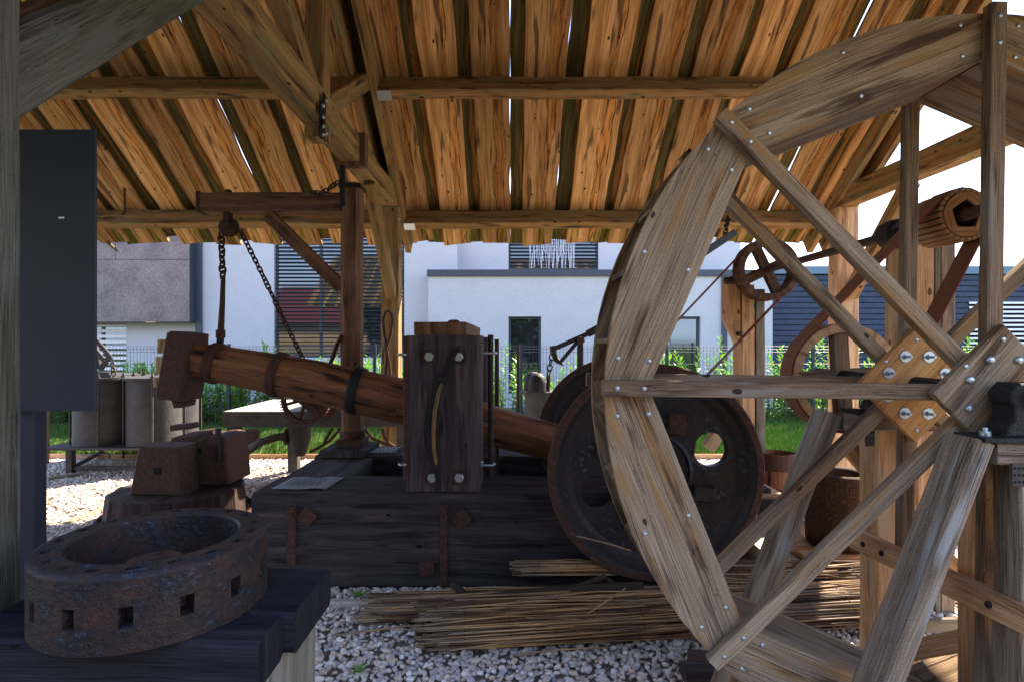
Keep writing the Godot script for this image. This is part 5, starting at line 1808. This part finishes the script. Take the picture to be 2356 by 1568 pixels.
func belt(called: String, label: String, c0: Vector3, r0: float, c1: Vector3, r1: float, w: float, z: float, mat: Material):
	# open belt round two pulleys in a plane of constant distance; path built from the two outer tangents
	var a := Vector2(c0.x, c0.y)
	var b := Vector2(c1.x, c1.y)
	var d := b - a
	var base := d.angle()
	var off := acos(clampf((r0 - r1) / d.length(), -1, 1))
	var pts := []
	var n := 18
	for i in n + 1: pts.append(a + Vector2.from_angle(lerpf(base + off, base + TAU - off, float(i) / n)) * r0)
	for i in 8 + 1: pts.append(b + Vector2.from_angle(lerpf(base - off, base + off, i / 8.0)) * r1)
	var t := T(called, label, "belt", Vector3(a.x, a.y - r0, -z))
	var m := MB.new()
	var e := MB.new()
	var k := pts.size()
	var th := 0.006
	for i in k:
		var p: Vector2 = pts[i]
		var q: Vector2 = pts[(i + 1) % k]
		var dn := (q - p)
		if dn.length() < 1e-5: continue
		var o := Vector2(dn.y, -dn.x).normalized()
		var u := Vector2.ZERO
		var f := Vector3(0, 0, -z + w * 0.5)
		var g := Vector3(0, 0, -z - w * 0.5)
		var P0 := Vector3(p.x, p.y, 0)
		var Q0 := Vector3(q.x, q.y, 0)
		var O := Vector3(o.x, o.y, 0) * th
		m.quad(P0 + O + f, Q0 + O + f, Q0 + O + g, P0 + O + g, u, u, u, u, O)
		m.quad(P0 + f, Q0 + f, Q0 + g, P0 + g, u, u, u, u, -O)
		e.quad(P0 + f, Q0 + f, Q0 + O + f, P0 + O + f, u, u, u, u, Vector3(0, 0, 1))
		e.quad(P0 + g, Q0 + g, Q0 + O + g, P0 + O + g, u, u, u, u, Vector3(0, 0, -1))
	P(t, "belt_face", m, mat)
	P(t, "belt_edge", e, M.belt_edge)
func drive():
	rng.seed = 133
	var sx := 2.05
	var sy := 2.07
	var s := T("line_shaft", "rusty line shaft with wooden pulleys and slatted drum on posts", "shaft", W3(sx, 1.9, 3.0))
	var sm := MB.new()
	sm.tube([W3(sx, sy, 2.42), W3(sx, sy, 4.9)], 0.026, 14)
	P(s, "shaft", sm, M.rust)
	spoked_pulley(s, W3(sx, sy, 4.64), 0.25, 0.13, tint(M.crane, [0.8, 0.8, 0.82]), 0.45)
	# small pulley for the main belt
	var pm := MB.new()
	pm.lathe([Vector2(0.0, -0.06), Vector2(0.06, -0.06), Vector2(0.075, -0.05), Vector2(0.078, 0.0), Vector2(0.075, 0.05), Vector2(0.06, 0.06), Vector2(0.0, 0.06)], axis_z(W3(sx, sy, 3.08)), 28)
	P(s, "small_pulley", pm, M.black_iron)
	# slatted drum
	var dz := 2.70
	var dc := W3(sx, sy, dz)
	var R := 0.112
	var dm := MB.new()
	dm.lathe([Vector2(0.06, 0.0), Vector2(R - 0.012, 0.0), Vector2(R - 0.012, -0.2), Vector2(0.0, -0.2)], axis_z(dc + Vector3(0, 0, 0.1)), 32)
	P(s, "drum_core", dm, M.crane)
	var ns := 26
	var drum_wood := tint(M.fresh, [0.8, 0.76, 0.72])
	var slat := MB.new()
	slat.beam(Vector3(0, 0, -0.105), Vector3(0, 0, 0.105), 0.022, 0.016, Vector3.UP, 0.003)
	var slm := slat.mesh()
	for k in ns:
		var a := TAU * k / ns
		P(s, "drum_slat", slm, drum_wood, Transform3D(Basis(Vector3(0, 0, 1), a - PI / 2), dc + Vector3(cos(a), sin(a), 0) * R))
	for k in 5:
		var a0 := TAU * k / 5 + 0.3
		var a1 := a0 + TAU / 5 - 0.01
		var pp := PackedVector2Array()
		for i in 7: pp.append(Vector2.from_angle(lerpf(a0, a1, i / 6.0)) * (R - 0.011))
		pp.append(Vector2.from_angle(a1) * 0.07)
		pp.append(Vector2.from_angle(a0) * 0.07)
		var em := MB.new()
		em.prism(pp, 0.012, Transform3D(Basis(), dc + Vector3(0, 0, 0.104)), Vector2.from_angle((a0 + a1) * 0.5 + PI / 2))
		P(s, "drum_segment", em, drum_wood)
	var hb := MB.new()
	hb.tube([dc + Vector3(0, 0, 0.03), dc + Vector3(0, 0, 0.115)], 0.03, 14)
	P(s, "drum_hub", hb, M.rust)
	belt("drive_belt", "wide brown leather belt with red edge between wheel pulley and slatted drum", W3(1.52, 1.335, 2.66), 0.249, W3(sx, sy, 2.66), R + 0.009, 0.11, 2.66, M.belt)
	belt("drive_belt", "narrow dark belt from wooden shaft pulley down to iron wheels", W3(0.808, 0.762, 4.64), 0.235, W3(sx, sy, 4.64), 0.234, 0.06, 4.64, M.helve)
	# pulley for the narrow belt sits on the cam axle, built with the iron wheels
	var w := T("iron_wheel_set", "pair of dark cast iron flanged wheels on one axle beside hammer beam", "wheel", W3(0.808, 0.15, 3.8))
	for q in [[3.3, 0], [4.5, 1]]: iron_wheel(w, W3(0.808, 0.762, q[0]))
	var am := MB.new()
	am.tube([W3(0.808, 0.762, 3.1), W3(0.808, 0.762, 4.75)], 0.055, 20)
	P(w, "axle", am, M.iron_wheel)
	spoked_pulley(w, W3(0.808, 0.762, 4.64), 0.245, 0.08, M.helve, 0.3)
	# posts
	var pb := T("pulley_post", "two plank reddish timber post carrying the line shaft end", "post", W3(vx(1720, 4.8), 0, 4.8))
	var zb := 4.75
	qbeam(pb, "plank", W3(vx(1722, zb), 0, zb + 0.1), W3(vx(1722, zb), vy(655, zb), zb + 0.1), 0.105, 0.2, M.fresh, Vector3(0, 0, 1), 0.004)
	qbeam(pb, "plank", W3(vx(1751, zb), 0, zb + 0.1), W3(vx(1751, zb), vy(665, zb), zb + 0.1), 0.075, 0.19, M.grey_post, Vector3(0, 0, 1), 0.004)
	var cp := PackedVector2Array()
	for q in [[1675, 640], [1704, 640], [1704, 790], [1702, 790], [1675, 735]]:
		var p := V(q[0], q[1], zb)
		cp.append(Vector2(p.x, p.y))
	var cm := MB.new()
	cm.prism(cp, 0.14, Transform3D(Basis(), Vector3(0, 0, -zb - 0.07)), Vector2(0, 1), Vector2(0.2, 0.7), 0.003)
	P(pb, "cheek", cm, M.fresh)
	var ends := MB.new()
	ends.tube([V(1668, 646, zb), V(1700, 642, zb)], 0.03, 10)
	P(pb, "axle_pin", ends, M.rust)
	P(pb, "bolt", bolt_mesh(0.02, 0.02), M.black_iron, axis_z(V(1700, 768, zb - 0.002)))
	var br := MB.new()
	br.beam(V(1628, 1030, zb + 0.1), V(1702, 925, zb + 0.1), 0.09, 0.1, Vector3.UP, 0.004, 0.001, rng)
	P(pb, "brace", br, M.fresh)
	var pa := T("drum_post", "thick three plank pale timber post standing in gravel behind wheel", "post", W3(2.3, 0, 3.2))
	var za := 3.15
	for q in [[2100, 2152, 545, "fresh"], [2153, 2168, 552, "grey_post"], [2169, 2202, 556, "stand"]]:
		qbeam(pa, "plank", W3(vx((q[0] + q[1]) * 0.5, za), 0, za + 0.12), W3(vx((q[0] + q[1]) * 0.5, za), vy(q[2], za), za + 0.12), (q[1] - q[0]) / F * za - 0.002, 0.23, M[q[3]], Vector3(0, 0, 1), 0.004)
func iron_wheel(parent: Node, c: Vector3):
	var xf := Transform3D(Basis(), c)
	var R := 0.607
	var m := MB.new()
	# flange, tread, rim and hub turned; web between carries the round holes
	m.lathe([Vector2(0.47, 0.035), Vector2(0.5, 0.05), Vector2(0.535, 0.055), Vector2(0.555, 0.085), Vector2(0.57, 0.09), Vector2(R - 0.008, 0.09), Vector2(R, 0.08), Vector2(R, 0.055), Vector2(R - 0.02, 0.04), Vector2(0.575, 0.02), Vector2(0.565, -0.07), Vector2(0.5, -0.07), Vector2(0.48, -0.03), Vector2(0.45, -0.02)], axis_z(c), 72)
	var o := P(parent, "wheel", m, M.iron_wheel)
	var fl := MB.new()
	fl.lathe([Vector2(0.566, 0.0915), Vector2(R - 0.006, 0.0915), Vector2(R + 0.002, 0.081), Vector2(R + 0.002, 0.054), Vector2(R - 0.02, 0.038)], axis_z(c), 72)
	P(o, "flange", fl, M.rust)
	var wb := MB.new()
	for k in 4:
		var phi := 0.36 + k * PI / 2
		wb.disc_hole_sector(0.2, 0.47, phi, PI / 4, 0.345, 0.098, 0.035, 1.0, xf)
		wb.disc_hole_sector(0.2, 0.47, phi, PI / 4, 0.345, 0.098, -0.02, -1.0, xf)
		var hc := c + Vector3(cos(phi), sin(phi), 0) * 0.345
		wb.lathe([Vector2(0.098, -0.02), Vector2(0.096, 0.02), Vector2(0.098, 0.035)], axis_z(hc), 26)
	P(o, "web", wb, M.iron_wheel)
	var hb := MB.new()
	hb.lathe([Vector2(0.22, -0.06), Vector2(0.22, 0.038), Vector2(0.2, 0.05), Vector2(0.19, 0.036), Vector2(0.145, 0.036), Vector2(0.13, 0.1), Vector2(0.115, 0.11), Vector2(0.06, 0.11), Vector2(0.05, 0.12), Vector2(0, 0.12)], axis_z(c), 44)
	P(o, "hub", hb, M.iron_wheel)
	for k in 4:
		var a := 0.36 + PI / 4 + k * PI / 2
		var p := c + Vector3(cos(a), sin(a), 0) * 0.30
		var bm := MB.new()
		bm.prism(PackedVector2Array([Vector2(-0.06, -0.045), Vector2(0.06, -0.045), Vector2(0.06, 0.045), Vector2(-0.06, 0.045)]), 0.05, face_z(p + Vector3(0, 0, 0.055), a + 0.35), Vector2(0, 1), Vector2.ZERO, 0.008)
		P(o, "boss", bm, M.rust if k % 2 == 0 else M.iron_wheel)
# ---------------------------------------------------------------- reeds, barrel, pot and blocks
func reed_bundle(label: String, a: Vector3, b: Vector3, ry: float, rz: float, n: int, fray: float, sd: int):
	var r := RandomNumberGenerator.new()
	r.seed = sd
	var t := T("reed_bundle", label, "reed mat", Vector3((a.x + b.x) * 0.5, 0, (a.z + b.z) * 0.5))
	var d := (b - a)
	var L := d.length()
	d /= L
	var side := d.cross(Vector3.UP).normalized()
	var up := side.cross(d)
	var mb := MB.new()
	var m2 := MB.new()
	for i in n:
		var q := Vector2.from_angle(r.randf() * TAU) * sqrt(r.randf_range(0.25, 1.0))
		var q2 := q + Vector2(r.randf_range(-0.3, 0.3), r.randf_range(-0.3, 0.3))
		q *= r.randf_range(1.0, 1.35)
		if r.randf() < 0.22: q2 = Vector2.from_angle(r.randf() * TAU) * r.randf_range(0.6, 1.3)
		var s0 := r.randf_range(-fray, fray * 0.6)
		var s1 := L + r.randf_range(-fray, fray)
		if r.randf() < 0.35: s1 = r.randf_range(0.5, 0.9) * L
		if r.randf() < 0.25: s0 = r.randf_range(0.1, 0.5) * L
		var p0 := a + d * s0 + side * q.x * rz + up * q.y * ry
		var p1 := a + d * s1 + side * q2.x * rz + up * q2.y * ry
		var pm := p0.lerp(p1, 0.5) + Vector3(0, r.randf_range(-0.008, 0.008), 0)
		p0.y = maxf(p0.y, 0.008)
		p1.y = maxf(p1.y, 0.008)
		pm.y = maxf(pm.y, 0.008)
		var rad := r.randf_range(0.0028, 0.0055)
		var kink := Vector3(0, r.randf_range(-0.02, 0.02), r.randf_range(-0.025, 0.025)) if r.randf() < 0.4 else Vector3.ZERO
		var pk := p0.lerp(p1, r.randf_range(0.2, 0.4)) + kink
		pk.y = maxf(pk.y, 0.008)
		(mb if r.randf() < 0.62 else m2).tube([p0, pk, pm, p1], [rad, rad, rad * 0.95, rad * 0.7], 5)
	var o := P(t, "reeds", mb, M.reed)
	o.set_meta("kind", "stuff")
	var o2 := P(t, "reeds", m2, tint(M.reed, [0.62, 0.56, 0.54]))
	o2.set_meta("kind", "stuff")
	for k in int(L / 0.22):
		var c := a + d * (0.12 + k * 0.22)
		var pts := []
		for i in 20:
			var an := TAU * i / 20
			pts.append(c + side * cos(an) * rz * 1.03 + up * sin(an) * ry * 1.05)
			pts[i].y = maxf(pts[i].y, 0.006)
		var w := MB.new()
		w.tube(pts, 0.0018, 4, true)
		P(t, "binding_wire", w, M.black_iron)
func clutter():
	rng.seed = 171
	reed_bundle("thick rolled reed mat lying on gravel in front of the others", W3(-0.36, 0.085, 2.88), W3(1.95, 0.11, 3.1), 0.078, 0.16, 440, 0.14, 5)
	reed_bundle("long thin reed mat behind the thick roll on gravel", W3(-0.62, 0.07, 3.1), W3(2.1, 0.09, 3.22), 0.045, 0.12, 240, 0.22, 6)
	reed_bundle("small tied reed roll on branches against black frame", W3(0.03, 0.2, 3.3), W3(2.2, 0.2, 3.32), 0.032, 0.045, 90, 0.05, 7)
	reed_bundle("sunlit reed roll lying beside concrete slab and rusty pot", W3(1.1, 0.13, 3.16), W3(2.15, 0.14, 3.22), 0.11, 0.1, 160, 0.12, 8)
	# branches with bark
	for q in [["rough bark covered branch lying on the reed mats", [[958, 1390, 3.12, 0.028], [1100, 1378, 3.12, 0.034], [1300, 1362, 3.12, 0.034], [1480, 1350, 3.12, 0.03]]],
			["short upright splintered branch end at tip of bark branch", [[1036, 1342, 3.14, 0.012], [1060, 1358, 3.14, 0.02], [1090, 1385, 3.14, 0.018]]],
			["dark thin branch propped over the small reed roll", [[1260, 1366, 3.2, 0.016], [1330, 1350, 3.2, 0.018], [1390, 1326, 3.19, 0.016], [1412, 1344, 3.19, 0.014]]],
			["dark branch lying beneath the small reed roll", [[1120, 1362, 3.36, 0.02], [1300, 1352, 3.36, 0.024], [1500, 1346, 3.36, 0.024]]],
			["reddish bark sliver lying on the thick reed roll", [[1192, 1402, 2.97, 0.008], [1240, 1392, 2.97, 0.016], [1300, 1378, 2.99, 0.008]]]]:
		var pts := []
		var rad := []
		for p in q[1]:
			pts.append(V(p[0], p[1], p[2]))
			rad.append(p[3])
		var m := MB.new()
		m.tube(pts, rad, 9)
		tag(P(self, "branch", m, M.bark if not "reddish" in q[0] else M.rust), q[0], "branch")
	# loose reeds
	for q in [["single loose reed lying out on the gravel left of the mats", [[770, 1470, 0], [920, 1450, 0], [1050, 1436, 0]]],
			["loose reed leaning diagonally over the thick reed roll", [[1240, 1482, 0], [1340, 1420, 2.84], [1440, 1352, 2.9]]],
			["pale loose reed caught across the iron wheel rim", [[1326, 1232, 3.18], [1400, 1250, 3.18], [1452, 1266, 3.18]]],
			["thin pale reed poking out of the long thin mat", [[838, 1404, 0], [905, 1398, 3.0], [985, 1390, 3.05]]],
			["loose reed on the pebbles in front of the thick roll", [[1180, 1516, 0], [1290, 1503, 0], [1400, 1498, 0]]],
			["loose reed beside the felloe foot on the gravel", [[1430, 1470, 0], [1540, 1466, 0], [1640, 1462, 0]]]]:
		var pts := []
		for p in q[1]:
			var at := G(p[0], p[1]) if p[2] == 0 else V(p[0], p[1], p[2])
			if p[2] == 0: at.y += 0.02
			pts.append(at)
		var m := MB.new()
		m.tube(pts, [0.005, 0.0045, 0.003], 6)
		tag(P(self, "loose_reed", m, M.reed), q[0].replace("left of the mats", "beyond the mat ends"), "reed")
	# barrel
	var bz := 4.75
	var bc := W3(vx(1787, bz), 0, bz)
	var b := T("barrel", "old wooden barrel with wide rusty top hoop", "barrel", bc)
	var bh := vy(1040, bz)
	var ns := 16
	for k in ns:
		var a0 := TAU * k / ns + 0.004
		var a1 := TAU * (k + 1) / ns - 0.012
		var m := MB.new()
		var rr := [0.135, 0.152, 0.158, 0.152, 0.14]
		for i in 4:
			var y0: float = bh * i / 4.0
			var y1: float = bh * (i + 1) / 4.0
			var c0 := Vector3(cos(a0), 0, sin(a0))
			var c1 := Vector3(cos(a1), 0, sin(a1))
			m.squad(bc + c0 * rr[i] + Vector3(0, y0, 0), bc + c1 * rr[i] + Vector3(0, y0, 0), bc + c1 * rr[i + 1] + Vector3(0, y1, 0), bc + c0 * rr[i + 1] + Vector3(0, y1, 0), c0, c1, c1, c0, Vector2(k * 0.13, y0 / 2), Vector2(k * 0.13 + 0.1, y0 / 2), Vector2(k * 0.13 + 0.1, y1 / 2), Vector2(k * 0.13, y1 / 2))
			m.squad(bc + c0 * (rr[i] - 0.02) + Vector3(0, y0, 0), bc + c1 * (rr[i] - 0.02) + Vector3(0, y0, 0), bc + c1 * (rr[i + 1] - 0.02) + Vector3(0, y1, 0), bc + c0 * (rr[i + 1] - 0.02) + Vector3(0, y1, 0), -c0, -c1, -c1, -c0, Vector2(k * 0.13, y0 / 2), Vector2(k * 0.13 + 0.1, y0 / 2), Vector2(k * 0.13 + 0.1, y1 / 2), Vector2(k * 0.13, y1 / 2))
		P(b, "stave", m, M.helve)
	for q in [[0.145, bh - 0.13, bh - 0.005], [0.16, bh * 0.45, bh * 0.45 + 0.05]]:
		var m := MB.new()
		m.lathe([Vector2(q[0], q[1]), Vector2(q[0] + 0.01, q[1]), Vector2(q[0], q[2]), Vector2(q[0] - 0.008, q[2])], Transform3D(Basis(), bc), 32)
		P(b, "hoop", m, M.rust)
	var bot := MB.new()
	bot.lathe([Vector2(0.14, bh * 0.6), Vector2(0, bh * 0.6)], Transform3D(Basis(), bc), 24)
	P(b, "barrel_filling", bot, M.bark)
	# concrete slab with board and rusty pot
	var sl := T("concrete_slab", "rough grey concrete slab on gravel under the rusty pot", "slab", W3(2.0, 0, 3.85))
	var sm := MB.new()
	sm.beam(W3(1.62, 0.07, 3.85), W3(2.9, 0.07, 3.85), 0.75, 0.14, Vector3.UP, 0.012, 0.004, rng)
	P(sl, "slab_body", sm, M.concrete)
	var bd := T("pot_board", "reddish plank under the rusty pot on concrete slab", "board", W3(2.1, 0.142, 3.75))
	qbeam(bd, "plank", W3(1.8, 0.162, 3.72), W3(2.55, 0.162, 3.72), 0.42, 0.035, M.fresh)
	var pc := W3(vx(1932, 3.74), 0.18, 3.74)
	var pt := T("rusty_pot", "thick rusty brown pot with broken rim and flaking crust", "pot", pc)
	var pm := MB.new()
	var h := 0.46
	pm.lathe([Vector2(0.0, 0), Vector2(0.17, 0), Vector2(0.2, 0.02), Vector2(0.206, 0.2), Vector2(0.202, 0.4), Vector2(0.19, h), Vector2(0.165, h + 0.015), Vector2(0.13, h), Vector2(0.125, 0.3), Vector2(0, 0.3)], Transform3D(Basis(), pc), 40, true)
	P(pt, "pot_body", pm, M.pot)
	# timber blocks and plywood pieces behind the iron wheel
	for q in [["dark square timber block with pale top behind iron wheel", 1700, 1822, 1152, 4.15, 0.5, "black"], ["short grey timber offcut standing beside rusty pot", 1826, 1862, 1205, 4.0, 0.2, "grey_post"], ["brown timber block under the plywood pieces behind wheel", 1640, 1745, 1180, 3.95, 0.3, "stand"]]:
		var t := T("timber_block", q[0], "block", W3(vx((q[1] + q[2]) * 0.5, q[4]), 0, q[4]))
		var m := MB.new()
		var x0 := vx(q[1], q[4])
		var x1 := vx(q[2], q[4])
		m.beam(W3((x0 + x1) * 0.5, 0, q[4] + q[5] * 0.5), W3((x0 + x1) * 0.5, vy(q[3], q[4]), q[4] + q[5] * 0.5), x1 - x0, q[5], Vector3(0, 0, 1), 0.006, 0.003, rng)
		P(t, "block_body", m, M[q[6]])
	var py := vy(1152, 4.15)
	for q in [["bare plywood offcut on the square timber block", 0.001, 0.04, 1700, 1801, "fresh"], ["dark board offcut on top of the plywood offcut", 0.042, 0.075, 1700, 1775, "black"]]:
		var t := T("board_offcut", q[0], "board", W3(vx(1750, 4.2), py, 4.35))
		var m := MB.new()
		m.box(W3(vx(q[3], 4.2), py + q[1], 4.5), W3(vx(q[4], 4.2), py + q[2], 4.2), 0.002)
		P(t, "sheet", m, M[q[5]])
	# low stone and brick edge at the foot of the wheel
	for q in [["brown brick at the gravel edge under the wheel", 1590, 1640, 1540, "redstone"], ["dark timber chock at the gravel edge under the wheel", 1570, 1655, 1566, "black"]]:
		var z: float = EYE * F / (q[3] - CY)
		var t := T("edge_block", q[0], "block", W3(vx(1620, z), 0, z))
		qbeam(t, "block_body", W3(vx(q[1], z), 0.03, z), W3(vx(q[2], z), 0.03, z), 0.12, 0.08, M[q[4]], Vector3.UP, 0.012, 0.005)
# ---------------------------------------------------------------- plants
func leaf_shape(mb: MB, base: Vector3, dir: Vector3, nrm: Vector3, l: float, w: float):
	var s := dir.cross(nrm).normalized()
	var tip := base + dir * l - nrm * l * 0.12
	var m := base + dir * l * 0.45
	var fold := nrm * w * 0.25
	var u := Vector2.ZERO
	for sg in [-1.0, 1.0]:
		var e: Vector3 = m + s * sg * w * 0.5 + fold
		var n2: Vector3 = (nrm - s * sg * 0.3).normalized()
		mb.tri(base, e, m, u, u, u, n2, n2, n2)
		mb.tri(m, e, tip, u, u, u, n2, n2, n2)
func shrub_meshes(sd: int, h: float, n: int) -> Array:
	var r := RandomNumberGenerator.new()
	r.seed = sd
	var lm := MB.new()
	var ym := MB.new()
	var sm := MB.new()
	for k in n:
		var base := Vector3(r.randf_range(-0.22, 0.22), 0, r.randf_range(-0.16, 0.16))
		var hh := h * r.randf_range(0.6, 1.1)
		var lean := Vector3(r.randf_range(-0.22, 0.22), 0, r.randf_range(-0.2, 0.2))
		var top := base + lean + Vector3(0, hh, 0)
		var mid := base.lerp(top, 0.5) - lean * 0.15
		sm.tube([base, mid, top], [0.008, 0.006, 0.003], 4)
		var steps := int(hh / 0.032)
		for i in range(3, steps):
			var f := float(i) / steps
			var p := base.lerp(mid, f * 2) if f < 0.5 else mid.lerp(top, f * 2 - 1)
			var a := i * 2.4 + r.randf_range(-0.4, 0.4)
			var dir := Vector3(cos(a), r.randf_range(0.2, 1.0) + (0.8 if f > 0.85 else 0.0), sin(a)).normalized()
			var nrm := (Vector3.UP - dir * dir.y + Vector3(r.randf_range(-0.2, 0.2), 0, r.randf_range(-0.2, 0.2))).normalized()
			var l := r.randf_range(0.09, 0.16) * (0.75 if f > 0.9 else 1.0)
			leaf_shape(ym if f > 0.86 else lm, p, dir, nrm, l, l * 0.36)
	return [lm.mesh(), ym.mesh(), sm.mesh()]
func plants():
	var kinds := []
	for k in 3: kinds.append(shrub_meshes(60 + k, [0.95, 1.1, 0.85][k], 22))
	var tall := []
	for k in 2: tall.append(shrub_meshes(90 + k, 1.35, 8))
	var r := RandomNumberGenerator.new()
	r.seed = 808
	var x := -9.6
	while x < 9.4:
		var open := x > -0.9 and x < 0.3 or (x > 1.0 and x < 2.4)
		var kd: Array = kinds[r.randi() % 3]
		if open or (x > 3.0 and r.randf() < 0.45) or r.randf() < 0.14: kd = tall[r.randi() % 2]
		if not (open and r.randf() < 0.12):
			var at := W3(x, -0.02, 10.2 + r.randf_range(-0.15, 0.25))
			var slim: bool = kd in tall
			var t := T("laurel_shrub", "slender tall laurel with open shoots reaching above the mesh fence" if slim else "dense bushy laurel shrub in the hedge row behind the mesh fence", "shrub", at, "slender laurels behind the fence" if slim else "bushy laurel hedge behind the fence")
			var xf := Transform3D(Basis(Vector3.UP, r.randf() * TAU).scaled(Vector3.ONE * r.randf_range(0.85, 1.15)), at)
			P(t, "leaves", kd[0], M.leaf, xf)
			P(t, "young_leaves", kd[1], M.leaf_young, xf)
			P(t, "stems", kd[2], M.stem, xf)
		x += r.randf_range(0.22, 0.34)
	# unseen trees added behind the camera to block sky; the windows mirror them
	var leaf := MB.new()
	for k in 9:
		var d := Vector3(r.randf_range(-1, 1), r.randf_range(-0.6, 1), r.randf_range(-1, 1)).normalized()
		leaf_shape(leaf, d * 0.05, d, Vector3(d.z, 0.6, -d.x).normalized(), 0.3, 0.14)
	var lmesh := leaf.mesh()
	for q in [[-6.6, -4.6, 6.0], [-3.3, -4.4, 6.2], [-0.2, -6.6, 5.2], [2.6, -9.5, 4.6]]:
		var at := W3(q[0], 0, q[1])
		var t := T("sky_screen_tree", "unseen leafy green tree added behind the camera to block sky light", "tree", at, "unseen trees blocking sky and mirrored in the house windows")
		var tm := MB.new()
		tm.tube([at, at + Vector3(0.1, q[2] * 0.35, 0), at + Vector3(0, q[2] * 0.75, 0.1)], [0.18, 0.13, 0.05], 8)
		P(t, "trunk", tm, M.bark)
		var xs: Array[Transform3D] = []
		for i in 2200:
			var d := Vector3(r.randfn(), r.randfn(), r.randfn()).normalized() * pow(r.randf(), 0.4)
			var lump := 1.0 + 0.25 * sin(d.x * 7.0 + q[0]) * cos(d.y * 6.0)
			xs.append(Transform3D(Basis.from_euler(Vector3(r.randf() * TAU, r.randf() * TAU, 0)), Vector3(d.x * 2.1 * lump, q[2] * 0.55 + d.y * q[2] * 0.43 * lump, d.z * 2.0 * lump)))
		var none: Array[Color] = []
		multi("crown", lmesh, xs, none, M.tree_leaf, "", "", t)
	# small weeds in the gravel
	for q in [["small green weed by the concrete kerb", 824, 1378, 1.0], ["low green weed in the foreground pebbles", 828, 1552, 0.8], ["tiny weed beside the reed mat end", 1090, 1482, 0.6]]:
		var at := G(q[1], q[2])
		var m := MB.new()
		for k in 12:
			var a := TAU * k / 12 + r.randf()
			var d := Vector3(cos(a), r.randf_range(0.3, 1.2), sin(a)).normalized()
			leaf_shape(m, at + Vector3(0, 0.012, 0), d, Vector3(-d.x * d.y, 1.0 - d.y * d.y, -d.z * d.y).normalized(), r.randf_range(0.04, 0.075) * q[3], 0.022 * q[3])
		tag(P(self, "weed", m, M.leaf), q[0], "weed")
